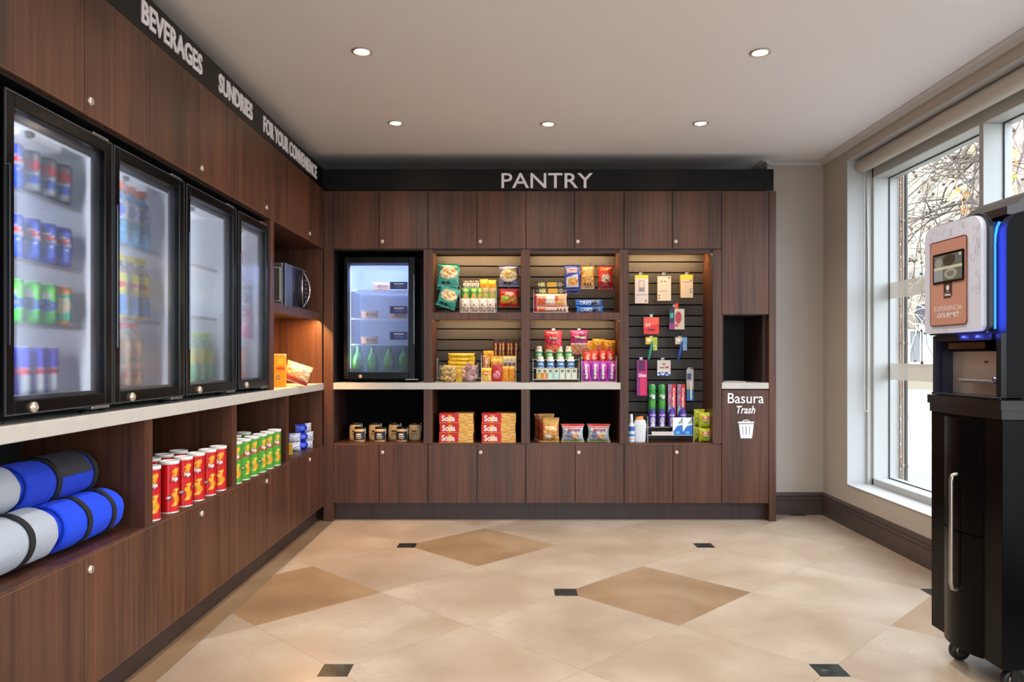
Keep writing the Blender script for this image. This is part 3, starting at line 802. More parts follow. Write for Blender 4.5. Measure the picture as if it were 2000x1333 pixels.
def hook(bay, x, z, y0=SY, length=.10):
    mb = MB().box(x-.012, x+.012, y0-.004, y0-.0005, z-.010, z+.012, bev=.001)
    mb.tube([(x, y0-.003, z), (x, y0-length, z), (x, y0-length-.008, z+.004), (x, y0-length-.012, z+.014)], .0022, 8)
    return mb.build('peg_hook', HOOK, bay)

# ------------------------------------------------------------------ glass door fridges, left run
FX = -1.31
RUBB = mat('door_gasket', '#1b1b20', .5)
LINER = mat('fridge_liner', '#e2e4ea', .5)
WIRE = mat('shelf_white_wire', '#e8e8ee', .4)
FG = frostglass('fogged_door_glass', .115, .09, (.8, .85, .95))
FPOW = (4.6, 4.6, 4.2, 4)
FRIDGES = [(-3.18, -2.668, [1.595, 1.40, 1.218]), (-2.659, -2.138, [1.525, 1.258]), (-2.119, -1.583, [1.526, 1.302]), (-1.557, -1.126, [1.506, 1.356, 1.215])]
FLN = ['nearest black glass door fridge, full of cans', 'second black glass door fridge, holding bottles with orange, yellow and red caps', 'third black glass door fridge, mostly empty with green bottles at the bottom', 'narrowest glass door fridge beside the microwave bay, with pink and red packs']
FZ0, FZ1 = .966, 1.816
for k, (y0, y1, sh) in enumerate(FRIDGES):
    t = thing('beverage_fridge', FLN[k], 'fridge', (FX-.2, (y0+y1)/2, .943), 'glass door fridges on the left worktop')
    back = -1.735
    # cabinet body, five walls
    mb = MB()
    mb.box(back, FX-.045, y0, y0+.022, FZ0, FZ1-.012); mb.box(back, FX-.045, y1-.022, y1, FZ0, FZ1-.012)
    mb.box(back, FX-.045, y0+.022, y1-.022, FZ1-.05, FZ1-.012); mb.box(back, FX-.045, y0+.022, y1-.022, FZ0, FZ0+.04); mb.box(back-.01, back, y0, y1, FZ0, FZ1-.012)
    mb.build('body', BLACK, t)
    mb = MB(); a, b_ = y0+.022, y1-.022
    mb.box(back, back+.012, a, b_, FZ0+.04, FZ1-.05); mb.box(back+.012, FX-.05, a, a+.006, FZ0+.04, FZ1-.05); mb.box(back+.012, FX-.05, b_-.006, b_, FZ0+.04, FZ1-.05)
    mb.box(back+.012, FX-.05, a+.006, b_-.006, FZ0+.04, FZ0+.046); mb.box(back+.012, FX-.05, a+.006, b_-.006, FZ1-.056, FZ1-.05)
    for zz in range(14):     # shelf supports moulded in the liner
        mb.box(FX-.30, FX-.12, b_-.010, b_-.006, 1.06+zz*.05, 1.066+zz*.05)
    mb.build('liner', LINER, t)
    # shelves of white wire
    for z in sh:
        mb = MB()
        mb.box(FX-.090, FX-.082, a+.012, b_-.012, z-.014, z-.001, bev=.002); mb.box(back+.04, back+.048, a+.012, b_-.012, z-.008, z-.001)
        n = 30
        for i in range(n+1):
            yy_ = a+.014+(b_-a-.03)*i/n; mb.box(back+.045, FX-.084, yy_-.0015, yy_+.0015, z-.005, z-.002)
        mb.build('shelf', WIRE, t)
    # door
    d = MB()
    fw = .040
    def frame(mb, x0, x1, ya, yb, za, zb, w, bev=.003):
        mb.box(x0, x1, ya, ya+w, za, zb, bev=bev); mb.box(x0, x1, yb-w, yb, za, zb, bev=bev)
        mb.box(x0, x1, ya+w-.001, yb-w+.001, za, za+w, bev=bev); mb.box(x0, x1, ya+w-.001, yb-w+.001, zb-w, zb, bev=bev)
    frame(d, FX-.036, FX, y0, y1, FZ0, FZ1, fw); door = d.build('door', BLACK, t)
    g = MB(); frame(g, FX-.046, FX-.037, y0+.018, y1-.018, FZ0+.018, FZ1-.018, .03, 0); g.build('gasket', RUBB, door)
    g = MB(); frame(g, FX-.001, FX+.0015, y0+.0005, y1-.0005, FZ0+.0005, FZ1-.0005, .004, 0); g.build('frame_trim', mat('frame_trim_grey', '#3b3d42', .3), door)
    MB().box(FX-.022, FX-.017, y0+fw-.002, y1-fw+.002, FZ0+fw-.002, FZ1-fw+.002).build('glass_pane', FG, door)
    lk = MB().lathe([(0, .009), (.007, .009), (.0075, .007), (.010, .010), (.014, .007), (.015, .003), (.015, 0)], 20, ax='x', o=(FX, LY([64, 257, 389, 481][k], FX), FZ0+.018)); lk.build('lock', BRASS, door)
    MB().box(FX-.05, FX-.004, y1-.10, y1-.01, FZ1+.0005, FZ1+.010, bev=.002).build('hinge', mat('hinge_steel', '#8f8f8f', .35, .9), door)
    MB().box(FX-.05, FX+.004, y1-.12, y1-.02, FZ0-.008, FZ0-.0005, bev=.002).build('hinge', MATS['hinge_steel'], door)
    # recessed grip at the left edge
    MB().box(FX-.001, FX+.012, y0+.004, y0+.010, 1.15, 1.62, bev=.002).build('handle', mat('handle_dark_chrome', '#53575c', .25, .9), door)
    for yf in (y0+.05, y1-.05):
        MB().lathe([(.018, .9435), (.018, .952), (.010, .953), (.010, FZ0)], 14, o=(FX-.06, yf, 0)).build('foot', BLACKM, t)
        MB().lathe([(.018, .9435), (.018, .952), (.010, .953), (.010, FZ0)], 14, o=(-1.68, yf, 0)).build('foot', BLACKM, t)
    # control box with its dial and lamp under the top
    cbx = MB().box(FX-.16, FX-.075, a+.14, b_-.13, 1.741, 1.768, bev=.004).build('thermostat_box', mat('lamp_cover_white', '#f4f4f6', .5, emit='#eef2ff', estr=.15), t)
    MB().lathe([(.014, FX-.075), (.012, FX-.062), (0, FX-.062)], 16, ax='x', o=(0, a+.18, 1.755)).build('dial', BLACKM, cbx)
    MB().box(FX-.062, FX-.054, a+.0065, a+.012, FZ0+.08, FZ1-.09).build('lamp_strip', em('fridge_led_cool', '#e6eeff', .8), t)
    area('fridge_light', (FX-.058, a+.0125, (FZ0+FZ1)/2), Vector((-.62, 1, 0)).to_track_quat('-Z', 'Y').to_euler(), .008, .66, FPOW[k], (.86, .92, 1), t)

# --- cans and bottles in the fridges (each a thing)
RZL = math.radians(38)     # labels turned to the room
EMB = [('e', .5, .55, .13, .14, '#e9e9ee'), ('r', .37, .56, .63, .70, '#c8202c'), ('r', .37, .40, .63, .50, '#1f49b6')]
can_blue = make_can('soda_can', .0325, .121, L_('#1746b8', ('r', .1, .1, .3, .9, '#2a6fe0'), ('e', .5, .55, .15, .19, '#eeeeee'), ('e', .5, .61, .13, .11, '#c8202c'), ('e', .5, .49, .13, .10, '#1f49b6'), ('r', .37, .53, .63, .57, '#f0f0f0')), [('pepsi', -30, 30, .058, .070, '#f4f4f4', .02)])
can_black = make_can('soda_can', .0325, .121, L_('#101216', ('r', .3, .05, .7, .95, '#8e9196'), ('e', .5, .64, .15, .16, '#d8323a'), ('e', .5, .30, .15, .12, '#2f55b8'), ('r', .36, .42, .64, .54, '#d9dade')), [('pepsi', -28, 28, .053, .064, '#111111', .02)])
can_green = make_can('soda_can', .0325, .121, L_('#1f9a2c', ('d', .1, .3, .75, .3, '#57c53a'), ('e', .5, .45, .2, .14, '#2c54b4'), ('e', .45, .7, .09, .09, '#f1f1ee')), [('7up', -30, 30, .045, .065, '#f4f4f4', .03)])
can_og = make_can('soda_can', .0325, .121, L_('#2fb48a', ('r', 0, .8, 1, 1, '#e08a3c'), ('r', 0, 0, 1, .12, '#e0b070'), ('e', .5, .5, .16, .2, '#e7cfa8')))
can_rb = make_can('energy_drink_can', .0265, .138, L_('#1f38c0', ('r', 0, 0, .25, .55, '#c7ccd6'), ('r', .5, 0, .75, .55, '#c7ccd6'), ('r', .25, .55, .5, 1, '#2b49d8'), ('r', 0, .42, 1, .5, '#c02a4a')), [('Red Bull', -35, 35, .062, .078, '#e0304a', .03)])
X0 = FX-.10
rows = [(1.595, [can_black, can_black, can_black, can_blue], ['black cola can with a red and blue emblem', 'blue cola can'], 'top'),
        (1.40, [can_blue]*4, None, 'second'), (1.218, [can_og, can_green, can_green, can_green], None, 'third')]
for z, cans, _, nm in rows:
    for i, c in enumerate(cans):
        kd = 'black cola can' if c is can_black else 'blue cola can' if c is can_blue else 'green soda can' if c is can_green else 'orange green can'
        place(c, (X0, -2.785-.075*i, z+.0008), '%s, %s from the right on the %s shelf of the nearest fridge' % (kd, ORD[i], nm), 'can', 'soda cans in the nearest fridge', RZL)
for j in range(2):
    for i in range(4 if j == 0 else 2):
        place(can_rb, (X0-.005-.062*j, -2.835-.064*i-.02*j-(.0 if i < 3 else .02), 1.0128), 'slim energy can, %s from the right in the bottom %s row' % (ORD[i], ['front', 'rear'][j]), 'can', 'energy drink cans at the bottom of the nearest fridge', RZL)
bot_pf = [(.024, 0), (.033, .006), (.033, .06), (.030, .08), (.033, .10), (.033, .135), (.026, .16), (.014, .178), (.013, .186)]
b_orange = make_bottle('sport_drink_bottle', bot_pf, L_('#2d93cc', ('r', 0, .45, 1, .8, '#dfe6ee'), ('e', .5, .62, .1, .12, '#2b3fa8'), ('n', 0, .05, 1, .42, '#49aede', 7, 3, .05)), [(.015, .186), (.019, .188), (.019, .212), (.012, .214)], '#e0662a')
b_yellow = make_bottle('iced_tea_bottle', [(r*.94, z*1.1) for r, z in bot_pf], L_('#2d78bb', ('r', 0, .42, 1, .76, '#e8dc2e'), ('e', .5, .58, .13, .05, '#c8402a'), ('r', 0, .76, 1, 1, '#6b6a63'), ('r', 0, 0, 1, .06, '#dcb43a')), [(.014, .205), (.018, .207), (.018, .226), (.012, .228)], '#e8d22e', texts=[('Lipton', -30, 30, .112, .130, '#c02020', .02)], rf=lambda z: .031)
b_amber = make_bottle('juice_bottle', [(r*.98, z*1.15) for r, z in bot_pf], L_('#c79a5c', ('r', 0, .16, 1, .30, '#d9c6a4'), ('e', .5, .22, .12, .06, '#b03a30'), ('r', 0, .4, 1, .45, '#8a9a5a'), ('r', 0, .33, 1, .37, '#c45a4c'), ('r', 0, .8, 1, 1, '#c9c2ae')), [(.014, .214), (.018, .216), (.018, .236), (.012, .238)], '#cf2f2f')
for i in range(3):
    place(b_orange, (X0+.005, -2.30-.078*i, 1.5258), 'blue sport drink bottle with an orange cap, %s from the right on the upper shelf' % ORD[i], 'bottle', 'bottles in the second fridge', RZL)
    place(b_yellow, (X0+.005, -2.30-.078*i, 1.2588), 'yellow and blue iced tea bottle with a yellow cap, %s from the right' % ORD[i], 'bottle', 'bottles in the second fridge', RZL)
    place(b_amber, (X0, -2.35-.078*i, 1.0128), 'amber juice bottle with a red cap, %s from the right at the bottom' % ORD[i], 'bottle', 'bottles in the second fridge', RZL)
b_green = make_bottle('lemon_drink_bottle', [(r*.9, z*1.05) for r, z in bot_pf], L_('#58b07c', ('r', 0, .42, 1, .74, '#d8d24a'), ('r', 0, .05, 1, .2, '#3f9c70'), ('r', 0, .74, 1, 1, '#a8c49a')), [(.013, .195), (.017, .197), (.017, .214), (.012, .216)], '#9fc44a')
for i in range(3):
    place(b_green, (X0, -1.66-.085*i-.04, 1.0128), 'green lemon drink bottle with a yellow label, %s from the right in the third fridge' % ORD[i], 'bottle', 'green bottles at the bottom of the third fridge', RZL)
p = make_bag('snack_pouch', .10, .15, .05, L_('#e0487a', ('e', .5, .62, .3, .2, '#f0b0b8'), ('r', 0, .1, 1, .3, '#d82a6a')), 3)
place(p, (X0, -1.25, 1.2165), 'pink snack pouch on the lowest shelf of the fridge beside the microwave bay', 'pouch', None, math.radians(60))
p = make_bag('snack_pouch', .09, .13, .05, L_('#c9c2bd', ('e', .5, .5, .3, .2, '#6a5048')), 4)
place(p, (X0, -1.25, 1.3575), 'pale snack pouch on the middle shelf of the fridge beside the microwave bay', 'pouch', None, math.radians(60))
p = make_bag('snack_pouch', .08, .15, .04, L_('#d8283c', ('e', .5, .4, .3, .2, '#f0d0d0')), 5)
place(p, (X0, -1.32, 1.5075), 'red snack pouch on the top shelf of the fridge beside the microwave bay', 'pouch', None, math.radians(60))
p = make_bag('snack_pouch', .09, .16, .04, L_('#e0702a', ('e', .5, .4, .3, .2, '#d83a2a')), 6)
place(p, (X0, -1.31, 1.0145), 'orange and red snack pouch at the bottom of the fridge beside the microwave bay', 'pouch', None, math.radians(60))

# ------------------------------------------------------------------ fridge on the back wall
t = thing('beverage_fridge', 'black glass door fridge on the back wall with blue stickers and green bottles inside', 'fridge', (bx(740), .25, .945))
Y0 = .035
fx0, fx1 = bx(671, Y0), bx(811, Y0); fz0, fz1 = bz(740.5, Y0), bz(502, Y0)
mb = MB(); mb.box(fx0+.004, fx0+.028, Y0+.045, .43, fz0, fz1-.01); mb.box(fx1-.028, fx1-.004, Y0+.045, .43, fz0, fz1-.01); mb.box(fx0+.028, fx1-.028, Y0+.045, .43, fz1-.05, fz1-.01); mb.box(fx0+.028, fx1-.028, Y0+.045, .43, fz0, fz0+.045); mb.box(fx0, fx1, .43, .438, fz0, fz1-.01)
mb.build('body', BLACK, t)
mb = MB(); a, b_ = fx0+.028, fx1-.028
mb.box(a, b_, .418, .43, fz0+.045, fz1-.05); mb.box(a, a+.005, Y0+.05, .418, fz0+.045, fz1-.05); mb.box(b_-.005, b_, Y0+.05, .418, fz0+.045, fz1-.05); mb.box(a, b_, Y0+.05, .418, fz0+.045, fz0+.050); mb.box(a, b_, Y0+.05, .418, fz1-.055, fz1-.05)
mb.build('liner', mat('fridge_liner_blueish', '#cfd6ea', .5), t)
shz = [bz(567, .15), bz(622, .15), bz(672, .15)]
for z in shz:
    mb = MB().box(a+.008, b_-.008, Y0+.075, Y0+.083, z-.012, z-.001, bev=.002).box(a+.008, b_-.008, Y0+.083, .40, z-.006, z-.003)
    mb.build('shelf', WIRE, t)
d = MB(); w = .036
d.box(fx0, fx0+w-.006, Y0, Y0+.036, fz0, fz1, bev=.003); d.box(fx1-w-.012, fx1, Y0, Y0+.036, fz0, fz1, bev=.003); d.box(fx0+w-.007, fx1-w-.011, Y0, Y0+.036, fz0, fz0+.042, bev=.003); d.box(fx0+w-.007, fx1-w-.011, Y0, Y0+.036, fz1-.040, fz1, bev=.003)
door = d.build('door', BLACK, t)
g = MB(); 
for q in ((fx0+.015, fx0+.035, fz0+.02, fz1-.02), (fx1-.045, fx1-.02, fz0+.02, fz1-.02), (fx0+.03, fx1-.03, fz0+.02, fz0+.045), (fx0+.03, fx1-.03, fz1-.045, fz1-.02)): g.box(q[0], q[1], Y0+.037, Y0+.044, q[2], q[3])
g.build('gasket', RUBB, door)
MB().box(fx0+w-.010, fx1-w-.009, Y0+.015, Y0+.020, fz0+.038, fz1-.036).build('glass_pane', frostglass('fogged_door_glass_back', .11, .12, (.6, .7, 1)), door)
MB().box(fx1-.010, fx1-.006, Y0-.004, Y0+.001, bz(672), bz(535), bev=.001).build('handle', CHROME, door)
MB().lathe([(0, -.015), (.008, -.015), (.0085, -.010), (.012, -.008), (.013, 0)], 20, ax='y', o=(bx(704, Y0), Y0, bz(735.5, Y0))).build('lock', BRASS, door)
MB().box(fx1-.07, fx1+.02, Y0+.0, Y0+.03, fz0-.008, fz0-.0005, bev=.001).build('hinge', MATS['hinge_steel'], door)
for i, (ya, yb_, l1) in enumerate(((550.5, 565, 'VITAMINAS'), (598, 613, 'FRUTA Y'), (648.5, 664, 'SNACKS'))):
    st = MB(); X0_, X1_ = bx(761, Y0), bx(795.5, Y0); za, zb_ = bz(yb_, Y0), bz(ya, Y0)
    st.box(X0_, X1_, Y0+.0135, Y0+.0148, za, zb_, c=hx('#22305e'))
    for q, (f0, f1) in enumerate(((.22, .78), (.3, .7), (.25, .75), (.3, .7))):
        zc = zb_-(zb_-za)*(.26+.17*q); hh = .0022 if q == 0 else .0007
        st.box(X0_+(X1_-X0_)*f0, X0_+(X1_-X0_)*f1, Y0+.0130, Y0+.0136, zc-hh, zc+hh, c=hx('#d8dcec') if q == 0 else hx('#7f8bb4'))
    st.build('sticker', PRINTC, door)
for xf in (fx0+.05, fx1-.05): MB().lathe([(.018, .9455), (.018, .952), (.010, .953), (.010, fz0)], 14, o=(xf, Y0+.08, 0)).build('foot', BLACKM, t)
for xf in (fx0+.05, fx1-.05): MB().lathe([(.018, .9455), (.018, .952), (.010, .953), (.010, fz0)], 14, o=(xf, .38, 0)).build('foot', BLACKM, t)
MB().box(a+.0055, a+.010, Y0+.052, Y0+.058, fz0+.07, fz1-.08).build('lamp_strip', em('fridge_led_cool', '#e6eeff', .8), t)
area('fridge_light', (a+.0105, Y0+.056, (fz0+fz1)/2), Vector((1, .7, 0)).to_track_quat('-Z', 'Y').to_euler(), .008, .62, 3.2, (.66, .78, 1), t)
area('fridge_light', ((a+b_)/2, Y0+.066, fz1-.062), (math.radians(18), 0, 0), b_-a-.06, .015, 1.6, (.52, .66, 1), t)
def bot(h=.2): return [(.022, 0), (.030, .005), (.031, .02), (.031, .09), (.026, .115), (.013, .145), (.012, .175)]
gb = make_bottle('green_bottle', bot(), L_('#2a8a08', ('r', 0, .25, 1, .42, '#5a9a1a'), ('r', 0, .55, 1, 1, '#3a7a10')), [(.013, .175), (.014, .176), (.014, .186), (.010, .187)], '#3a6a3a')
for i, px_ in enumerate((700, 728, 760.5, 789)):
    place(gb, (bx(px_, .13), .13, fz0+.0508), 'green glass bottle, %s from the left at the bottom of the back wall fridge' % ORD[i], 'bottle', 'green bottles in the back wall fridge', scale=(1.22, 1.22, .93))
sw = make_bag('sandwich_pack', .125, .055, .07, L_('#e8a060', ('r', 0, .3, 1, .5, '#b8845a'), ('e', .5, .8, .4, .15, '#e8c8a0')), 8, crimp=.02, nv=14)
for i, (px_, z) in enumerate(((745, shz[0]), (722, shz[1]), (722, shz[2]))):
    place(sw, (bx(px_, .16), .16, z+.0008), 'wrapped sandwich on the %s shelf of the back wall fridge' % ORD[i], 'sandwich', 'sandwiches in the back wall fridge')
place(sw, (bx(778, .16), .16, shz[1]+.0008), 'wrapped sandwich at the right end of the second fridge shelf behind a sticker', 'sandwich', 'sandwiches in the back wall fridge')

# ------------------------------------------------------------------ microwave
MX = -1.36; my0, my1, mz0, mz1 = -.666, -.205, 1.424, 1.682
t = thing('microwave', 'silver and black microwave oven with an eye shaped chrome handle', 'microwave', (MX-.17, (my0+my1)/2, 1.4175))
MB().box(MX-.34, MX-.02, my0, my1, mz0, mz1, bev=.004).build('body', mat('microwave_silver', '#8d8b86', .35, .7), t)
d = MB().box(MX-.019, MX, my0, my1, mz0, mz1, bev=.003).build('door', mat('microwave_front_silver', '#5c6072', .35, .5), t)
yg0, yg1 = LY(571, MX), my1-.012
MB().box(MX-.001, MX+.003, yg0, yg1, mz0+.008, mz1-.008, bev=.001).build('glass_pane', BLACK, d)
yc = LY(589, MX); hw = .088; hz = .115; zc = (mz0+mz1)/2
for sgn in (-1, 1):
    pts = []
    for i in range(17):
        a = -1+2*i/16; pts.append((MX+.006+.022*(1-a*a), yc+sgn*hw*(1-a*a), zc+hz*a))
    MB().tube(pts, .0055, 8).build('handle', CHROME, d)
mb = MB()
for i in range(6): mb.box(MX+.0032, MX+.005, yg1-.055, yg1-.02, mz0+.05+i*.027, mz0+.066+i*.027, bev=.001)
mb.build('button_panel', mat('button_grey', '#565a64', .5), d)
for yf in (my0+.04, my1-.04): 
    for xf in (MX-.05, MX-.30): MB().lathe([(.012, 1.4178), (.012, mz0)], 12, o=(xf, yf, 0)).build('foot', BLACKM, t)
mb = MB(); mb.tube([(MX-.034, my0-.003, mz0+.03), (MX-.034, my0-.003, mz1-.03)], .003, 6); mb.tube([(MX-.10, my0-.003, mz1-.03), (MX-.034, my0-.003, mz1-.03)], .003, 6); mb.tube([(MX-.10, my0-.003, mz0+.03), (MX-.034, my0-.003, mz0+.03)], .003, 6)
mb.build('side_rib', mat('rib_pale', '#d0ccc4', .4), t)

# ------------------------------------------------------------------ things on the left counter in the lit niche
bx1 = make_box('snack_carton', .068, .045, .196, L_('#e89a1e', ('r', .3, .52, 1, .62, '#c8412a'), ('e', .45, .28, .16, .06, '#20201c'), ('e', .45, .28, .09, .035, '#d8cfc0'), ('r', 0, .965, 1, 1, '#efe2c8'), ('r', .4, .7, .9, .85, '#f0b43a')), top=L_('#efe2c8'))
place(bx1, (-1.385, -.70, .943), 'tall orange snack carton in the warm lit niche under the microwave', 'carton', None, math.radians(4))
bg = make_bag('cookie_bag', .16, .12, .09, L_('#e6c9a0', ('d', .1, -.1, .3, -.1, '#b8463a'), ('n', 0, .25, 1, 1, '#c79a62', 6, 2, .02), ('d', .62, .2, .70, .2, '#f0e2c4')), 11, crimp=.05)
place(bg, (-1.30-.02, -.61, .945), 'clear slanting cookie bag lying next to the orange carton', 'bag', None, math.radians(10), 0, 0)
bg.rotation_euler = (math.radians(-6), math.radians(18), math.radians(6)); bg.location = (-1.335, -.58, .966)

# ------------------------------------------------------------------ tube packs, cookies, blankets in the left niches
TX = [('Pringles', -20, 20, .118, .140, '#f4efe8', .03)]
def pfn(base, leaf): return L_(base, ('e', .52, .86, .055, .06, '#f0b030'), ('e', .50, .77, .05, .045, '#e8a028'), ('r', .40, .585, .62, .70, leaf), ('e', .53, .46, .05, .04, '#f2d24a'), ('e', .50, .36, .055, .06, '#f0b830'), ('e', .55, .25, .06, .07, '#e89a20'), ('e', .50, .16, .04, .04, '#f2c84a'), ('e', .40, .30, .045, .05, '#141414'), ('e', .40, .30, .028, .03, '#e8e8e8'), ('r', 0, .05, .2, .3, '#e8e6e2'), ('r', 0, .55, .2, .75, '#dcd8d4'))
tp_red = make_tube_pack('chip_tube', .0365, .200, pfn('#d01a20', '#b01018'), TX)
tp_grn = make_tube_pack('chip_tube', .0365, .200, pfn('#4fa02e', '#b0302c'), TX)
RT = math.radians(48)
NZL = .5196
RPOS = [(-1.345, -2.345), (-1.34, -2.205), (-1.34, -2.083), (-1.34, -1.965), (-1.34, -1.845), (-1.34, -1.728)]
for i, (x, y) in enumerate(RPOS):
    place(tp_red, (x, y, NZL), 'red chip tube in the front row, %s from the left' % ORD[i], 'chip tube', 'red chip tubes in the left niche', RT+math.radians([0, 14, 4, -12, 2, -14][i]))
for i, (x, y) in enumerate([(-1.445, -2.135), (-1.45, -2.012), (-1.445, -1.89)]):
    place(tp_red, (x, y, NZL), 'red chip tube in the rear row, %s from the left' % ORD[i], 'chip tube', 'red chip tubes in the left niche', RT+1.2*i)
for i, y in enumerate([-1.548, -1.435, -1.315, -1.195, -1.075, -.955]):
    place(tp_grn, (-1.335, y, NZL), 'green chip tube in the front row, %s from the left' % ORD[i], 'chip tube', 'green chip tubes in the left niche', RT+math.radians([-8, 10, -6, 8, -14, -4][i]))
for i, y in enumerate([-1.40, -1.25, -1.11]):
    place(tp_grn, (-1.448, y, NZL), 'green chip tube in the rear row, %s from the left' % ORD[i], 'chip tube', 'green chip tubes in the left niche', RT+.9*i)
ck = make_bag('cookie_pack', .16, .055, .05, L_('#1a2fb0', ('r', .55, 0, 1, 1, '#b9bccb'), ('n', .55, 0, 1, 1, '#e8e8f0', 8, 2, .05), ('e', .3, .5, .12, .3, '#3a5ae0')), 12, crimp=.03, nv=16)
for i, (x, y, z, r) in enumerate(((-1.37, -.24, NZL, 62), (-1.37, -.24, NZL+.056, 58), (-1.375, -.245, NZL+.112, 66), (-1.45, -.33, NZL, 20), (-1.45, -.33, NZL+.057, 24))):
    place(ck, (x, y, z), 'blue and silver cookie pack in the corner niche, ' + ['bottom of the front stack', 'middle of the front stack', 'top of the front stack', 'bottom of the rear stack', 'top of the rear stack'][i], 'cookie pack', 'cookie packs in the corner niche', math.radians(r))
cb = make_box('cracker_carton', .065, .045, .068, L_('#e0b62a', ('r', .05, .25, .95, .32, '#b07818'), ('r', .05, .5, .95, .57, '#b07818'), ('r', .05, .75, .95, .82, '#c03a20')))
place(cb, (-1.405, -.50, NZL), 'small yellow carton in front of the blue cookie packs', 'carton', None, math.radians(10))

BLK = mat('strap_black', '#0b0c10', .75)
def blanket(name, r, length, color, dark, seed, label, cat, loc, rz, straps, band=None, group=None):
    m = mat(name+'_fleece_'+str(seed), color, .95, bump=(180, .25)); P_(m, 'Sheen Weight', .35); P_(m, 'Sheen Roughness', .4)
    P_(m, 'Sheen Tint', (*hx(color), 1))
    # local: axis along Y from -length/2 (the end towards the room's front) to +length/2
    def P(u, v):
        th = 2*math.pi*u
        ir = 1+.05*noise.noise(Vector((math.cos(th)*1.3+seed, math.sin(th)*1.3, v*3)))+.03*noise.noise(Vector((math.cos(th)*3, math.sin(th)*3+seed, v*9)))
        if v < .3:
            q = v/.3; rr = r*ir*(.02+.98*math.sin(q*math.pi/2)**.8); y = -length/2+.030*(1-math.cos(q*math.pi/2)) - .0
            turns = 3.2; ph = (rr/r*turns-u) % 1.0
            y += .016*math.exp(-((ph-.5)/.16)**2)*(1-q**6) 
        elif v > .7:
            q = (1-v)/.3; rr = r*ir*(.02+.98*math.sin(q*math.pi/2)**.8); y = length/2-.045*(1-math.sin(q*math.pi/2)**1)
            y = length/2-.05*(1-math.cos(q*math.pi/2))
        else:
            q = (v-.3)/.4; rr = r*ir; y = -length/2+.03+(length-.08)*q
            for s_ in straps: rr *= 1-.045*math.exp(-((y-s_)/.016)**2)
            # loose edge of the cloth along the roll
            d = ((u-.32+.02*math.sin(q*5)) % 1.0)
            if d < .12: rr *= 1+.05*(d/.12)
            else: rr *= 1+.05*math.exp(-(d-.12)*40)
        return (rr*math.cos(th), y, rr*math.sin(th)*.96+r*.96)
    o = MB().grid(P, 56, 64, closeu=True).build(name, m)
    for s_ in straps:
        pts = [(r*1.0*math.cos(a)*1.0, s_, r*.955*math.sin(a)+r*.96) for a in [2*math.pi*i/32 for i in range(32)]]
        mb = MB()
        vs = []; n = 40
        for i in range(n):
            a = 2*math.pi*i/n; ir = 1+.05*noise.noise(Vector((math.cos(a)*1.3+seed, math.sin(a)*1.3, .5*3)))
            for (dy, dr) in ((-.011, .0), (-.011, .0035), (.011, .0035), (.011, .0)):
                R = r*ir*.985+dr+.0015; vs.append((R*math.cos(a), s_+dy, R*math.sin(a)*.96+r*.96))
        mb.add(vs, [(4*i+k, 4*i+(k+1) % 4, 4*((i+1) % n)+(k+1) % 4, 4*((i+1) % n)+k) for i in range(n) for k in range(4)], 0, None, False)
        localpart('strap', mb, BLK, o)
    if band:
        mb = MB(); n = 30; y0, y1, a0, a1 = band; vs = []
        for i in range(n+1):
            a = math.radians(a0+(a1-a0)*i/n)
            for j in range(9):
                y = y0+(y1-y0)*j/8; R = r*1.055+.002+.004*noise.noise(Vector((a*3, y*20, seed))); vs.append((R*math.cos(a), y, R*math.sin(a)*.96+r*.96))
        mb.add(vs, [(9*i+j, 9*i+j+1, 9*(i+1)+j+1, 9*(i+1)+j) for i in range(n) for j in range(8)], 0, None, True)
        localpart('sleeve', mb, mat('sleeve_charcoal', '#22232a', .8), o)
    o.location = loc; o.rotation_euler = (0, 0, rz); tag(o, label, cat, group); return o
GB = 'rolled blankets in the left niche'
blanket('rolled_blanket', .078, .37, '#1442d8', '#0a2070', 1, 'bright blue rolled fleece blanket with black straps lying on the niche floor', 'blanket', (-1.405, -2.71, NZL+.009), 0, [-.05, .09], None, GB)
blanket('rolled_blanket', .075, .40, '#1438b8', '#0a2070', 2, 'blue rolled blanket with a wide charcoal sleeve, on top of the pile', 'blanket', (-1.483, -2.745, NZL+.140), 0, [-.045, .155], (-.04, .125, 10, 170), GB)
blanket('rolled_blanket', .080, .44, '#a5adb8', '#60666e', 3, 'pale grey rolled blanket lying on the niche floor at the left photo edge', 'blanket', (-1.41, -3.10, NZL+.009), 0, [.06, -.12], None, GB)
blanket('rolled_blanket', .074, .42, '#a3a8b0', '#60666e', 4, 'pale grey rolled blanket on top of the lower grey one', 'blanket', (-1.492, -3.13, NZL+.146), 0, [-.05], None, GB)
blanket('rolled_blanket', .076, .40, '#1540c8', '#0a2070', 5, 'dark blue rolled blanket at the back of the pile, under the sleeved one', 'blanket', (-1.575, -2.70, NZL+.009), 0, [0], None, GB)
blanket('rolled_blanket', .076, .40, '#a0a6ae', '#60666e', 6, 'grey rolled blanket at the back of the pile behind the front grey one', 'blanket', (-1.582, -3.13, NZL+.009), 0, [0], None, GB)
# ------------------------------------------------------------------ goods in the back wall bays
PX = .00359          # metres per photo pixel at the goods
SH = 1.4250; CT = CTZ1+.0006; NB = NZ+.0002
def put(proto, px_, Y, z, *a, **k): return place(proto, (bx(px_, Y), Y, z), *a, **k)
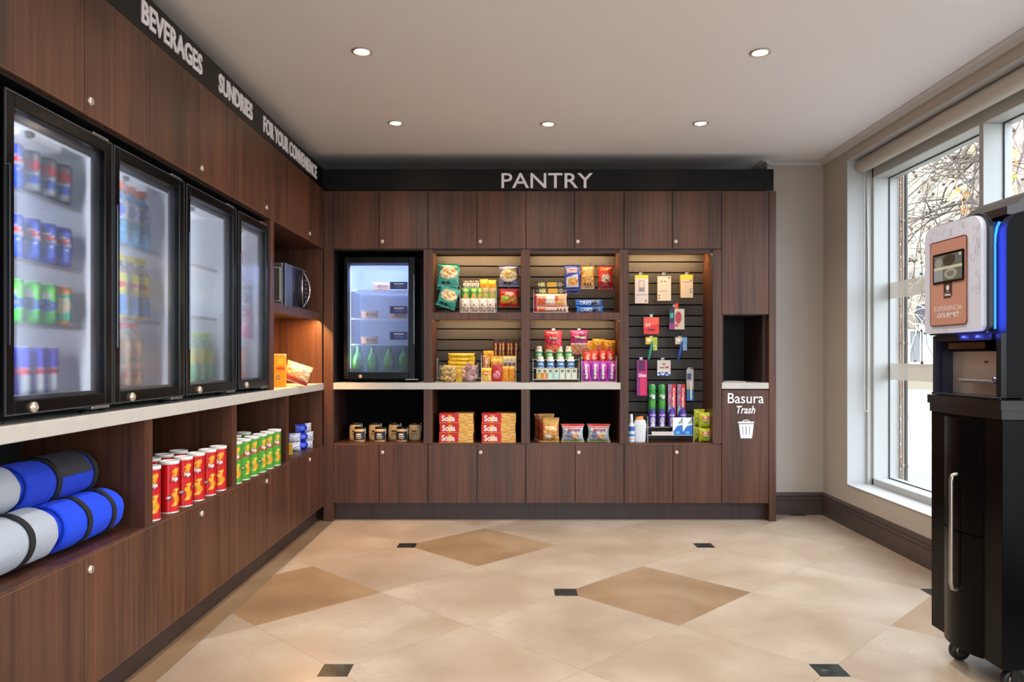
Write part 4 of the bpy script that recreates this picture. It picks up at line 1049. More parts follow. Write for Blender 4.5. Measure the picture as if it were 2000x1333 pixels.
# --- bay 2, upper shelf
teal = L_('#3aa292', ('e', .52, .60, .42, .26, '#ecdfb4'), ('n', .15, .40, .9, .85, '#d89a4a', 6, 5, .10), ('r', .25, .78, .8, .86, '#d6c08a'), ('e', .28, .17, .09, .06, '#1a1c1c'), ('e', .50, .17, .09, .06, '#1a1c1c'))
bt = make_bag('snack_bag', 42*PX, 44*PX, .05, teal, 21, crimp=.07)
hook(bays[1], bx(873, SY), bz(517, .12)+.008, length=.15); hook(bays[1], bx(873, SY), bz(562, .12)+.008, length=.15); hook(bays[1], bx(994, SY), bz(519, .12)+.006, length=.15); hook(bays[1], bx(994, SY), bz(567, .12)+.006, length=.15)
G1 = 'bags hanging in the left display bays'
put(bt, 875, .115, bz(560, .115), 'teal snack bag hanging at the upper left of the bay, in front', 'snack bag', G1, ry=.03)
put(bt, 873, .175, bz(568, .175), 'teal snack bag hidden partly behind the upper front teal bag', 'snack bag', G1, ry=.10)
put(bt, 869, .115, bz(601, .115), 'tilted teal snack bag hanging below the upper teal bags', 'snack bag', G1, ry=.30, scale=.93)
pu = make_bag('snack_bag', 39*PX, 41*PX, .05, L_('#7478a4', ('e', .5, .52, .44, .30, '#ecdfb0'), ('n', .15, .3, .9, .75, '#d6a040', 6, 6, .08), ('r', .2, .74, .85, .82, '#c8b060'), ('e', .3, .17, .1, .06, '#1a1a1e'), ('e', .52, .17, .1, .06, '#1a1a1e')), 22, crimp=.07)
put(pu, 994, .12, bz(560, .12), 'violet grey snack bag hanging at the upper right of the bay', 'snack bag', G1)
rd = make_bag('snack_bag', 38*PX, 35*PX, .05, L_('#c8161c', ('r', .05, .2, .95, .62, '#d88a2a'), ('r', .1, .35, .5, .56, '#9ac83a'), ('n', .45, .1, 1, .6, '#b8682a', 9, 3, .0), ('e', .5, .75, .25, .1, '#e8c8b0')), 23, crimp=.06)
put(rd, 994, .12, bz(600, .12), 'red noodle snack bag hanging below the violet grey bag', 'snack bag', G1, ry=.02)

def rack(w, d, steps, h, label, loc, name='acrylic_rack'):
    """clear stepped stand; steps = [(y, z) shelf fronts]"""
    t = thing(name, label, 'display stand', loc)
    x, y, z = loc; th = .003
    for s_ in (-1, 1):
        xs = x+s_*w/2; MB().box(xs-th/2, xs+th/2, y, y+d, z, z+h, bev=.0005).build('side_panel', ACRYL, t)
        e = MB().box(xs-th/2, xs+th/2, y-.001, y+.0005, z, z+h); e.box(xs-th/2, xs+th/2, y, y+d, z+h, z+h+.001); e.build('side_edge', ACRYLE, t)
    for i, (yy_, zz) in enumerate(steps):
        nxt = steps[i+1][0] if i+1 < len(steps) else y+d
        MB().box(x-w/2+th, x+w/2-th, yy_, nxt, zz-th, zz).build('tier', ACRYL, t)
        MB().box(x-w/2+th, x+w/2-th, yy_-.002, yy_, zz-th, zz+.0015).build('tier_edge', ACRYLE, t)
    return t
rack(70*PX, .15, [(.055, SH+.006), (.105, SH+.075), (.15, SH+.145)], 52*PX, 'clear acrylic stand of small snack packs between the hanging bags', (bx(934, .05), .05, SH))
G2 = 'small snack packs in the acrylic stand'
pw = make_bag('nut_pouch', 18.5*PX, 27*PX, .028, L_('#dccab8', ('e', .55, .68, .38, .2, '#ece2d4'), ('n', .05, .03, .95, .38, '#9a7a5c', 7, 3, .02), ('n', .3, .45, .9, .62, '#b58a70', 5, 5, .1)), 24, crimp=.05)
for i, p in enumerate((909, 926, 943, 958.5)): put(pw, p, .075, SH+.0065, 'pale clear nut pouch in the front row of the stand, %s from the left' % ORD[i], 'pouch', G2, ry=[.0, .03, -.02, .01][i])
gn = make_bag('snack_pack', 16.5*PX, 30*PX, .025, L_('#4c9038', ('e', .5, .8, .3, .13, '#9ac858'), ('e', .5, .38, .28, .26, '#dcb04a'), ('r', 0, .0, 1, .1, '#c8c27a')), 25, crimp=.05)
gn2 = make_bag('snack_pack', 16.5*PX, 30*PX, .025, L_('#8fa046', ('e', .5, .8, .36, .14, '#c8906a'), ('e', .5, .38, .28, .26, '#c8c05a'), ('r', 0, .0, 1, .1, '#c8c27a')), 26, crimp=.05)
for i, p in enumerate((909.5, 925.5)): put(gn, p, .128, SH+.0757, 'green snack pack in the middle row of the stand, %s from the left' % ORD[i], 'snack pack', G2)
put(gn, 937, .135, SH+.0757, 'green snack pack in the middle row, right of the two others', 'snack pack', G2, ry=.04)
for i, p in enumerate((948, 961.5)): put(gn2, p, .128, SH+.0757, 'olive and brown snack pack, middle row, %s of two' % ['left', 'right'][i], 'snack pack', G2)
dk = make_bag('snack_pack', 15*PX, 26*PX, .022, L_('#3a2a24', ('r', .12, .15, .88, .82, '#d8d2c0'), ('n', .15, .2, .85, .8, '#4a423a', 9, 1, .12)), 27, crimp=.05)
for i, p in enumerate((910, 920, 931)): put(dk, p, .172, SH+.1457, 'dark snack pack with a pale label, rear row, %s from left' % ORD[i], 'snack pack', G2)
yl = make_bag('snack_pack', 17*PX, 28*PX, .022, L_('#e8b01c', ('e', .5, .5, .35, .18, '#e88a1a'), ('r', .1, .72, .9, .9, '#f0cc3a')), 28, crimp=.05)
for i, p in enumerate((945, 961)): put(yl, p, .172, SH+.1457-(.005*i), 'yellow snack pack at the back of the stand, %s of two' % ['left', 'right'][i], 'snack pack', G2)
# --- bay 3, upper shelf
for p in (1118, 1148, 1183): hook(bays[2], bx(p, SY), bz(520, .12)+.004, length=.15)
bl = make_bag('chip_bag', 30*PX, 50*PX, .045, L_('#3a4fb0', ('r', .1, .12, .9, .88, '#c8ccd8'), ('r', .1, .66, .9, .84, '#a0688a'), ('d', .5, .15, .62, .15, '#2a48a8'), ('e', .55, .34, .34, .16, '#e0a23a'), ('n', .2, .2, .9, .5, '#c8782a', 7, 4, .1), ('r', 0, 0, 1, .13, '#2a2f7a')), 31, crimp=.06, texts=[('Ramitas', .18, .68, .85, .80, '#f0d8c0', .02)])
put(bl, 1118, .115, bz(568, .115), 'blue and white chip bag hanging left in the upper right bay', 'chip bag', G1, ry=-.03)
put(bl, 1119, .165, bz(574, .165), 'blue chip bag hanging behind the front blue and white one', 'chip bag', G1, ry=.03)
og = make_bag('chip_bag', 27*PX, 46*PX, .045, L_('#c8842e', ('r', .1, .75, .9, .95, '#d8a86a'), ('e', .5, .62, .38, .1, '#e0b82a'), ('n', .1, .15, .9, .9, '#e0b880', 6, 9, .12), ('r', 0, 0, 1, .14, '#a8907a'), ('e', .3, .2, .07, .04, '#1a1a1a'), ('e', .5, .2, .07, .04, '#1a1a1a'), ('e', .7, .2, .07, .04, '#1a1a1a')), 32, crimp=.06)
put(og, 1147.5, .115, bz(565, .115), 'orange and cream chip bag hanging between the blue and the red one', 'chip bag', G1)
rdc = make_bag('chip_bag', 30*PX, 46*PX, .045, L_('#d83a1e', ('r', 0, .0, 1, .3, '#8e1620'), ('e', .5, .48, .32, .16, '#d8c0a0'), ('r', .15, .8, .85, .88, '#e88a3a'), ('e', .55, .38, .08, .05, '#2a1a1a')), 33, crimp=.06)
put(rdc, 1183, .115, bz(566, .115), 'red chip bag hanging right in the upper right bay', 'chip bag', G1, ry=-.02)
rack(62*PX, .14, [(.06, SH+.006)], 62*PX*.72, 'clear acrylic stand holding the wafer and cracker packs', (bx(1074, .05), .055, SH))
nk = make_box('wafer_box', 56*PX, .05, 12.5*PX, L_('#1c1812', ('r', .10, .08, .40, .92, '#2a2210'), ('r', .42, .12, .76, .88, '#e0aa2e'), ('d', .50, .0, .54, .0, '#c08a20'), ('e', .86, .5, .08, .35, '#8a8478')), top=L_('#3a3020'), texts=[('NIK', .12, .14, .36, .86, '#ece08a', .03)], nu=30, nv=10)
pk = make_bag('cracker_pack', 66*PX, 24*PX, .05, L_('#e8b098', ('r', 0, 0, .08, 1, '#c8283a'), ('r', .1, .1, .35, .6, '#d8622a'), ('r', .36, .08, .62, .92, '#ead8c8'), ('r', .64, .1, .92, .9, '#dda85e'), ('e', .68, .62, .06, .2, '#d83a22'), ('r', .08, .92, 1, 1, '#f0b8a8')), 34, crimp=.04, nu=34, nv=14)
pk2 = make_bag('cracker_pack', 68*PX, 11*PX, .05, L_('#e8b8a8', ('r', 0, 0, .08, 1, '#c8283a'), ('r', .1, .1, .3, .7, '#d8622a'), ('e', .68, .45, .03, .3, '#1a1414'), ('e', .79, .45, .03, .3, '#1a1414'), ('e', .90, .45, .03, .3, '#1a1414')), 35, crimp=.04, nu=34, nv=8)
put(pk2, 1077, .095, SH+.007, 'flat pink cracker pack with three black seals at the bottom of the stand', 'cracker pack')
put(pk, 1075, .098, SH+.007+11*PX+.003, 'pink and orange cracker pack lying on the flat pink one', 'cracker pack')
put(nk, 1075, .13, bz(575.5, .13), 'black and yellow wafer box on top of the crackers, lower of two', 'wafer box', 'stacked wafer boxes')
put(nk, 1073, .135, bz(575.5, .13)+12.5*PX+.0008, 'black and yellow wafer box, topmost of the stack', 'wafer box', 'stacked wafer boxes')
MB_ = None
orr = make_bag('cookie_pack', 54*PX, 13*PX, .05, L_('#1f62b8', ('r', .56, .1, .9, .9, '#8a7a6a'), ('e', .7, .5, .1, .4, '#3a2c26'), ('n', 0, .0, 1, 1, '#3a86d8', 6, 5, .18)), 36, crimp=.05, nu=34, nv=10, texts=[('OREO', .16, .2, .56, .78, '#f4f4f8', .008)])
put(orr, 1152, .08, SH+.001, 'blue sandwich cookie pack lying on the shelf, lower of two', 'cookie pack', 'blue cookie packs in the upper right bay')
put(orr, 1150, .085, SH+.001+13*PX, 'blue sandwich cookie pack, upper of two', 'cookie pack', 'blue cookie packs in the upper right bay', ry=-.01)
# --- bay 2, counter level
rack(86*PX, .12, [(.10, CT+.03)], 46*PX, 'low clear acrylic tray stand behind the two candy bowls', (bx(897, .1), .10, CT))
yb = make_bag('candy_bar', 54*PX, 8*PX, .035, L_('#e8b820', ('r', 0, .35, 1, .6, '#d89a18'), ('n', 0, 0, 1, 1, '#f2d040', 5, 2, .1)), 37, crimp=.04, nu=24, nv=6)
for i in range(6): put(yb, 901+[0, 1, -1, 0, 1, 0][i], .15, CT+.0325+i*8*PX*.98, 'yellow wrapped candy bar in the pile behind the bowls, %s from the bottom' % ORD[i], 'candy bar', 'yellow candy bars stacked behind the bowls')
yb2 = make_bag('candy_bar', 13*PX, 26*PX, .012, L_('#e8bc2a', ('r', .1, .3, .9, .7, '#d09a1a')), 38, crimp=.06, nu=8, nv=14)
put(yb2, 896.5, .07, CT+.002, 'single yellow wrapped bar standing between the two bowls', 'candy bar')
def bowl(px_, label, Y=.03, r=18.5*PX, h=31*PX):
    prof = [(0, .004), (r*.48, .004), (r*.62, .010), (r*.88, h*.33), (r, h*.62), (r*.97, h*.85), (r*.92, h)]
    inner = [(a-.0025 if a > 0 else 0, b+.003) for a, b in prof]; inner[-1] = (r*.92-.003, h)
    mb = MB().lathe([(0, 0), (r*.5, 0), (r*.62, .006)]+prof[3:]+inner[::-1], 36, cap=False)
    o = mb.build('candy_bowl', BOWL); o.location = (bx(px_, Y), Y, CT)
    rim = MB().lathe([(r*.92-.0035, h-.001), (r*.92+.0005, h-.001), (r*.92+.0005, h+.0012), (r*.92-.0035, h+.0012), (r*.92-.0035, h-.001)], 36, cap=False); localpart('rim', rim, ACRYLE, o)
    tag(o, label, 'bowl'); return (bx(px_, Y), Y, CT), r, h
random.seed(5)
def fill(b, kind, cols, label, group, n, wrap):
    (x, y, z), r, h = b; protos = [wrap(c, i) for i, c in enumerate(cols)]
    for i in range(n):
        a = i*2.4; q = (i+.5)/n; zz = z+.012+(h*.86)*q; rr = r*.62*math.sqrt(((i*.618) % 1))*(.75+.25*q)
        place(protos[i % len(protos)], (x+rr*math.cos(a), y+rr*math.sin(a), zz), label, kind, group, rz=random.uniform(0, 6.2), rx=random.uniform(-.9, .9), ry=random.uniform(-.9, .9))
def sweet(c, i):
    mb = MB()
    def P(u, v):
        th = 2*math.pi*u; e = abs(v-.5)*2
        rr = .0085*math.cos(e*1.45) if e < .72 else .0035+.010*(e-.72)/.28
        rr *= 1+(.25*math.sin(th*7) if e > .72 else .08*math.sin(th*5+i))
        return ((v-.5)*.046, rr*math.cos(th)*(1 if e < .72 else 1.2), rr*math.sin(th)*(.8 if e < .72 else .5))
    mb.grid(P, 16, 14, 0, lambda u, v: hx(c) if abs(v-.5) > .12 or u < .5 else hx('#c8a050'), closeu=True)
    return mb.build('wrapped_sweet', PRINT)
b1 = bowl(875, 'round clear glass bowl of yellow wrapped sweets, left of two')
fill(b1, 'sweet', ['#e0b428', '#d8c04a', '#8a4a22', '#e8cc50'], 'wrapped sweet in the left glass bowl', 'wrapped sweets in the left bowl', 26, sweet)
b2 = bowl(917, 'round clear glass bowl of pink sachets, right of two')
def sachet(c, i): return make_bag('pink_sachet', .030, .040, .010, L_(c, ('e', .5, .5, .3, .2, '#e8d0d0'), ('n', 0, 0, 1, 1, '#8a4a58', 5, i+.5, .2)), 40+i, nu=8, nv=10)
fill(b2, 'sachet', ['#c88a94', '#d8a4a8', '#b87484'], 'pink sachet in the right glass bowl', 'pink sachets in the right bowl', 24, sachet)
# candy stand right of the bowls
rack(66*PX, .17, [(.035, CT+.004), (.085, CT+.088), (.14, CT+.100)], 52*PX, 'clear acrylic candy stand with red, yellow and orange packs', (bx(974, .02), .02, CT))
G3 = 'chocolate packs in the candy stand'
mmy = make_bag('candy_bag', 20*PX, 27*PX, .03, L_('#e6ac1a', ('r', 0, .86, 1, 1, '#f0cc50'), ('e', .5, .62, .36, .14, '#c84a1e'), ('n', .1, .05, .9, .4, '#d8d0a0', 6, 5, .05)), 41, crimp=.06, texts=[("m&m's", .22, .56, .8, .68, '#f4ead0', .03)])
put(mmy, 950.5, .05, CT+.005, 'yellow peanut candy bag at the front left of the candy stand', 'candy bag', G3)
mmr = make_bag('candy_bag', 21*PX, 33*PX, .03, L_('#b81420', ('e', .45, .42, .34, .22, '#d8a0a8'), ('n', .15, .2, .75, .62, '#a8303c', 8, 2, .1), ('r', 0, .84, 1, .92, '#8e0f18')), 42, crimp=.06)
put(mmr, 971, .048, CT+.005, 'red candy bag with a pale oval at the front of the candy stand', 'candy bag', G3)
orb = make_bag('candy_pack', 13*PX, 30*PX, .022, L_('#e0941a', ('r', .42, 0, .52, .9, '#b8660e'), ('r', 0, .88, 1, 1, '#f0b840')), 43, crimp=.05, nu=12)
for i, p in enumerate((987, 1000)): put(orb, p, .05, CT+.005, 'orange candy pack at the front right of the stand, %s of two' % ['left', 'right'][i], 'candy pack', G3)
twx = make_bag('candy_bar', 13*PX, 27*PX, .018, L_('#d89a3a', ('r', .2, .1, .85, .9, '#b82a24')), 44, crimp=.05, nu=14, texts=[('TWIX', .3, .14, .78, .86, '#f0e4d0', .03, 90)])
put(twx, 950, .10, CT+.0887, 'gold and red chocolate bar pack in the middle row of the candy stand', 'candy bar', G3)
ym = make_bag('candy_bag', 22*PX, 25*PX, .02, L_('#ecb81e', ('e', .5, .6, .25, .12, '#d8641e')), 45, crimp=.06)
put(ym, 955, .155, CT+.1007+.030, 'yellow candy bag at the back left of the candy stand', 'candy bag', G3)
gb_ = make_bag('candy_bar', 14*PX, 26*PX, .018, L_('#dca028', ('r', 0, .6, 1, .8, '#f0d860')), 46, crimp=.05, nu=10)
for i, p in enumerate((965, 976)): put(gb_, p, .10, CT+.0887, 'golden bar in the middle row of the candy stand, %s of two' % ['left', 'right'][i], 'candy bar', G3, ry=.06)
hb = make_bag('chocolate_bar', 9*PX, 26*PX, .016, L_('#d8ccb0', ('r', .15, .1, .85, .5, '#6a5468'), ('r', 0, .8, 1, 1, '#f0e090')), 47, crimp=.05, nu=10)
for i, p in enumerate((987, 995.5, 1004)): put(hb, p, .10, CT+.0887, 'silver and violet bar in the middle row, %s from the left' % ORD[i], 'chocolate bar', G3)
s8 = make_bag('chocolate_bar', 9*PX, 56*PX, .015, L_('#5a2414', ('r', .34, .1, .72, .86, '#e0a43a'), ('n', .34, .1, .72, .86, '#6a3018', 16, 3, .15), ('r', 0, .9, 1, 1, '#2a1410')), 48, crimp=.03, nu=10, nv=44)
for i, p in enumerate((968, 975.5, 983.5, 992, 1000, 1006.5)): put(s8, p, .155+.004*(i % 2), CT+.1007-.0003*(i % 3 == 2), 'tall brown and gold chocolate bar in the rear row, %s from the left' % ORD[i], 'chocolate bar', 'tall chocolate bars in the candy stand', ry=[0, .03, -.02, .02, -.03, .04][i])
# --- bay 3, counter level
for p in (1081, 1131): hook(bays[2], bx(p, SY), bz(645.5, .14)+.004, length=.12)
rf_ = make_bag('fruit_sweet_bag', 34*PX, 44*PX, .05, L_('#d02244', ('e', .5, .66, .3, .11, '#1c1418'), ('n', 0, .0, 1, .35, '#e08a3a', 6, 4, .0), ('n', 0, .3, 1, .9, '#e84a60', 5, 6, .2)), 51, crimp=.06, texts=[('Fruni', .26, .6, .74, .72, '#f2efc0', .03)])
put(rf_, 1081, .14, bz(690, .14), 'red fruit sweet bag hanging above the green capped mint bottles', 'sweet bag', G1)
pf_ = make_bag('fruit_sweet_bag', 34*PX, 47*PX, .05, L_('#a02070', ('e', .6, .70, .32, .09, '#2a1024'), ('r', 0, 0, 1, .42, '#c8a080'), ('n', 0, .0, 1, .42, '#c86a30', 6, 4, .05), ('r', 0, .40, 1, .45, '#e8d8d0')), 52, crimp=.06, texts=[('Yfruni', .2, .64, .9, .76, '#f2efd0', .03)])
put(pf_, 1131, .14, bz(692, .14), 'purple and cream fruit sweet bag hanging right of the red one', 'sweet bag', G1)
rack(88*PX, .16, [(.035, CT+.022), (.085, CT+.098), (.13, CT+.156)], 46*PX, 'clear three tier acrylic stand of mint bottles and small boxes', (bx(1086, .02), .02, CT))
def mint(c, c2, w='Orbit'):
    r = 7.6*PX; pr = [(r*.9, 0), (r, .003), (r, 17*PX), (r*.8, 20.5*PX)]
    o = make_bottle('mint_bottle', pr, L_('#e8e6dc', ('r', 0, .10, 1, .78, c), ('d', .16, .12, .36, .12, c2)), [(r*.74, 20.5*PX), (r*.76, 20.8*PX), (r*.76, 26*PX), (r*.6, 26.4*PX), (0, 26.4*PX)], '#e6dccb', texts=[(w, -44, 40, 8*PX, 12.5*PX, '#f0f4f0', .03)], rf=lambda z: r, n=20, dense=24)
    return o
mg = mint('#2f9a4c', '#5ab84a'); mbl = mint('#2468a8', '#4a94d0')
for i, p in enumerate((1052.5, 1073, 1092.5, 1111)): put(mg, p, .150, CT+.1565, 'green labelled mint bottle in the upper row, %s from the left' % ORD[i], 'mint bottle', 'mint bottles in the acrylic stand')
for i, p in enumerate((1055.5, 1075, 1095, 1115)): put(mbl, p, .108, bz(720, .108)+.001, 'blue labelled mint bottle in the lower row, %s from the left' % ORD[i], 'mint bottle', 'mint bottles in the acrylic stand', scale=(1, 1, .86))
GT = 'small mint boxes on the bottom tier'
for cc, nm, ps in (('#b89a3a', 'olive yellow', (1053,)), ('#d0802a', 'orange', (1064,)), ('#a8cfc6', 'pale teal', (1075, 1086.5)), ('#c8cfc0', 'pale grey green', (1098, 1110, 1121.5))):
    mx_ = make_box('mint_box', 10.5*PX, .02, 20*PX, L_(cc, ('r', 0, .62, 1, 1, '#cfd0bc'), ('e', .5, .78, .26, .14, '#4a6a5a'), ('e', .5, .3, .3, .2, cc), ('r', .46, .08, .54, .5, '#e8e4d8')), nu=10, nv=14)
    for i, p in enumerate(ps): put(mx_, p, .055, CT+.0225, 'small %s mint box on the bottom tier%s' % (nm, '' if len(ps) == 1 else ', %s of its colour' % ORD[i]), 'mint box', GT)
rack(66*PX, .17, [(.03, CT+.004), (.085, CT+.112), (.14, CT+.168)], 50*PX, 'clear acrylic stand of purple, red and yellow sweet bags', (bx(1170, .02), .02, CT))
G4 = 'sweet bags in the right acrylic stand'
pp = make_bag('sweet_bag', 17.5*PX, 40*PX, .03, L_('#a82898', ('r', .1, .05, .35, .9, '#7a3aa8'), ('n', 0, .55, 1, 1, '#d04ab8', 5, 2, .1), ('e', .3, .1, .12, .05, '#1c1420'), ('e', .7, .1, .12, .05, '#1c1420')), 61, crimp=.05, nu=16, texts=[('Sours', .36, .14, .74, .86, '#f2e8d8', .04, -90)])
for i, p in enumerate((1146, 1162, 1177.5, 1194)): put(pp, p, .052, CT+.0045, 'purple sweet bag in the front row, %s from the left' % ORD[i], 'sweet bag', G4, ry=[-.06, 0, 0, .04][i])
rr_ = make_bag('sweet_bag', 16.5*PX, 30*PX, .025, L_('#cf2418', ('e', .5, .6, .28, .2, '#e8c8a0'), ('n', .1, .4, .9, .9, '#e2482a', 5, 3, .1)), 62, crimp=.05, nu=14)
for i, p in enumerate((1147, 1161, 1177, 1192.5)): put(rr_, p, .105, CT+.1125, 'red sweet bag in the middle row, %s from the left' % ORD[i], 'sweet bag', G4, ry=[.05, -.05, .04, -.03][i], scale=(1, 1, [.92, 1, 1.06, 1][i]))
yy2 = make_bag('sweet_bag', 24*PX, 34*PX, .03, L_('#e0a020', ('n', .1, .3, .9, .9, '#a8641a', 8, 3, .16), ('e', .5, .5, .2, .1, '#c84a1e')), 63, crimp=.05, nu=16)
for i, p in enumerate((1147, 1168, 1189)): put(yy2, p, .150, CT+.1690+[-.0, .012, .004][i], 'golden yellow sweet bag in the rear row, %s from the left' % ORD[i], 'sweet bag', G4, ry=[-.03, .02, .04][i])
# --- bay 4, hooks
B4 = bays[3]; G5 = 'goods hanging on the tall slat wall'
for p, y_ in ((1251, 534), (1296, 534), (1341, 534), (1272, 617), (1317, 598), (1271, 660), (1327, 660), (1252, 702), (1294, 703), (1346, 722)): hook(B4, bx(p, SY), bz(y_, .17)+.003, length=.075)
def card(w, h, fn, d=.02, texts=(), tab=None, nm='accessory_box', **k):
    return make_box(nm, w*PX, d, h*PX, fn, texts=texts, **k)
c1 = card(26, 55, L_('#dccac2', ('r', 0, .90, 1, 1, '#e8cc1e'), ('r', .28, .42, .72, .82, '#8a848c'), ('r', .32, .56, .68, .78, '#d8c4b8'), ('e', .82, .08, .1, .05, '#a89a2a'), ('r', .1, .30, .9, .315, '#8a7a74')), .03, nu=20, nv=40, side=L_('#dccc40'))
put(c1, 1252.5, .16, bz(593, .16), 'white and yellow power bank box hanging top left on the tall slat wall', 'accessory box', G5)
c2 = card(26, 48, L_('#dcc9ae', ('e', .3, .78, .06, .03, '#4a4440'), ('e', .55, .78, .06, .03, '#4a4440'), ('e', .85, .92, .07, .035, '#6a6050'), ('e', .12, .2, .05, .03, '#3a3430'), ('e', .12, .1, .05, .03, '#3a3430'), ('r', .2, .38, .7, .40, '#8a7e70')), .035, nu=20, nv=36, side=L_('#e0c81e'), top=L_('#e8d040'))
put(c2, 1297, .16, bz(588, .16), 'cream and yellow earphone box, top middle of the slat wall', 'accessory box', G5, rz=-.12)
c3 = card(24, 45, L_('#d8bf9e', ('r', 0, .82, 1, 1, '#e8cc1e'), ('e', .84, .74, .08, .04, '#7a6a50'), ('e', .82, .36, .07, .04, '#5a5046'), ('e', .82, .24, .07, .04, '#5a5046'), ('r', .15, .66, .7, .68, '#8a7a60')), .03, nu=20, nv=34, side=L_('#c8a82a'))
put(c3, 1340.5, .16, bz(582, .16), 'cream box with a yellow top, top right of the slat wall', 'accessory box', G5)
c4 = card(30, 33, L_('#dc3430', ('d', .35, .3, 1.2, .3, '#e8604e'), ('r', .25, .18, .75, .32, '#6a3430')), .008, texts=[('64', .12, .45, .42, .68, '#f6c8b8', .03)], nm='memory_card_pack')
put(c4, 1272, .17, bz(653, .17), 'red square memory card pack marked 64', 'memory card pack', G5)
c5 = card(29, 40, L_('#c8bcae', ('r', 0, 0, .34, 1, '#2a3050'), ('r', .05, .55, .25, .8, '#4aa088'), ('e', .60, .58, .22, .30, '#b0505a'), ('e', .60, .58, .19, .27, '#a83a48'), ('r', .15, .12, .6, .26, '#d04a60'), ('r', 0, 0, .3, .3, '#8a3a78')), .045, nu=24, nv=28, side=L_('#22284a'), nm='mouse_box')
put(c5, 1321.5, .155, bz(644, .155), 'dark blue and white computer mouse box with a red oval, hanging right', 'mouse box', G5, rz=-.15)
tb_ = MB().box(-.011, .011, -.0012, 0, 0, .04); o = tb_.build('hang_tab', mat('red_tab', '#d8402e', .5)); o.parent = c5; o.location = (.0, .0, 40*PX)
def razor(hc, c_a, c_b, px_, label):
    o = make_box('razor_pack', 23*PX, .012, 14*PX, L_(c_a, ('r', .62, 0, 1, 1, c_b), ('e', .3, .6, .2, .2, '#e8e0d0')), nu=16, nv=12)
    ext = make_box('side_card', 8*PX, .010, 26*PX, L_(c_b, ('n', 0, 0, 1, 1, '#d8d0b8', 5, 3, .2)), nu=8, nv=14); ext.parent = o; ext.location = (7.5*PX, .002, -12*PX)
    hd = MB().tube([(.006, -.012, .02), (-.002, -.018, -.01), (-.014, -.022, -.06), (-.022, -.022, -.10), (-.024, -.02, -.108)], [.007, .008, .010, .009, .004], 12)
    localpart('handle', hd, mat('razor_handle_'+hc.strip('#'), hc, .35), o)
    put(o, px_, .165, bz(673, .165), label, 'razor pack', G5)
razor('#2f8a7a', '#d8b83a', '#a8b83a', 1272, 'yellow and green razor pack with a teal handle hanging under the red card')
razor('#1f4f9e', '#c8b8a0', '#6a9ac8', 1330, 'white and blue razor pack with a blue handle hanging under the mouse box')
c6 = card(20, 70, L_('#c81a70', ('r', 0, 0, .35, 1, '#8a2a78'), ('r', .15, .68, .85, .98, '#5a1a50'), ('r', .35, .05, .8, .5, '#d8305e')), .03, texts=[('Gillette', .15, .52, .92, .62, '#f4e8f0', .03)], nm='razor_box', nu=14, nv=40)
put(c6, 1253, .16, bz(773, .16), 'tall magenta razor box hanging at the lower left of the slat wall', 'razor box', G5)
c7 = card(26, 30, L_('#cfc2b8', ('r', 0, 0, 1, .22, '#2a5aa8'), ('e', .5, .75, .12, .08, '#7a6a40'), ('r', .6, .48, .85, .6, '#a84858'), ('n', 0, .0, 1, .35, '#e0e4ec', 5, 3, .1), ('r', .2, .5, .55, .56, '#6a6478')), .012, nm='plaster_pack')
put(c7, 1296.5, .165, bz(734, .165), 'small white and blue pack hanging in the middle of the slat wall', 'plaster pack', G5)
c8 = card(13.5, 62, L_('#b8b4b0', ('r', 0, .78, 1, 1, '#b0aca8'), ('r', .1, .66, .6, .85, '#3a4a7a'), ('r', 0, .36, 1, .44, '#d09a3a'), ('r', 0, 0, 1, .35, '#2a6aa8'), ('r', .55, .05, .7, .6, '#e4e8ee')), .012, nm='toothbrush_pack', nu=10, nv=40)
put(c8, 1347.5, .165, bz(783, .165), 'narrow blue and orange toothbrush pack hanging at the right of the slat wall', 'toothbrush pack', G5)
# --- bay 4, bottom
rack(88*PX, .18, [(.04, NB+.05), (.11, NB+.10)], 50*PX, 'clear acrylic riser with spray cans and toothpaste on the tall bay floor', (bx(1310, .03), .03, NB))
r = 6.2*PX
sp = make_bottle('spray_bottle', [(r*.9, 0), (r, .004), (r, 30*PX), (r*.55, 38*PX)], L_('#e2e6ec', ('r', 0, .55, 1, .80, '#2a5ab0'), ('r', 0, .28, 1, .42, '#3a86c0'), ('r', 0, .14, 1, .2, '#c84a3a')), [(r*.5, 38*PX), (r*.55, 38.4*PX), (r*.5, 50*PX), (r*.35, 54*PX), (0, 54*PX)], '#e8e8ee', n=22)
put(sp, 1233, .06, NB, 'slim white spray bottle with a blue label at the left end', 'bottle')
def lotion():
    w, d, h = 25*PX, .035, 43*PX; mb = MB()
    def P(u, v):
        th = 2*math.pi*u; k = (1-.16*(1-v)) if v < .75 else (1-.25*((v-.75)/.25)**2); k *= .96+.04*math.sin(v*3)
        return (w/2*k*math.cos(th-math.pi/2)*(1 if v else 0.95), d/2*k*math.sin(th-math.pi/2), h*v)
    fn = L_('#d9dade', ('r', .43, .16, .57, .30, '#d8703a'), ('r', .44, .40, .56, .43, '#6a7080'), ('r', .45, .5, .55, .52, '#8a90a0'), ('r', .48, .6, .52, .68, '#7a8090'))
    mb.grid(P, 40, 34, 0, lambda u, v: fn((u+.5) % 1 if False else u if False else ((u+.0) % 1), v), closeu=True)
    n = 40; mb.add([P(i/n, 1) for i in range(n)], [list(range(n))], 0, [hx('#d9dade')]*n)
    o = mb.build('lotion_bottle', PRINTC)
    cp = MB()
    def C(u, v):
        th = 2*math.pi*u; k = .62*(1-.1*v); return (-.004+w/2*k*math.cos(th), d/2*k*math.sin(th), h+.0005+.022*v+(.004*math.cos(th) if v else 0))
    cp.grid(C, 28, 4, closeu=True); cp.add([C(i/28, 1) for i in range(28)], [list(range(28))]); localpart('cap', cp, mat('cap_orange', '#e08a32', .4), o)
    return o
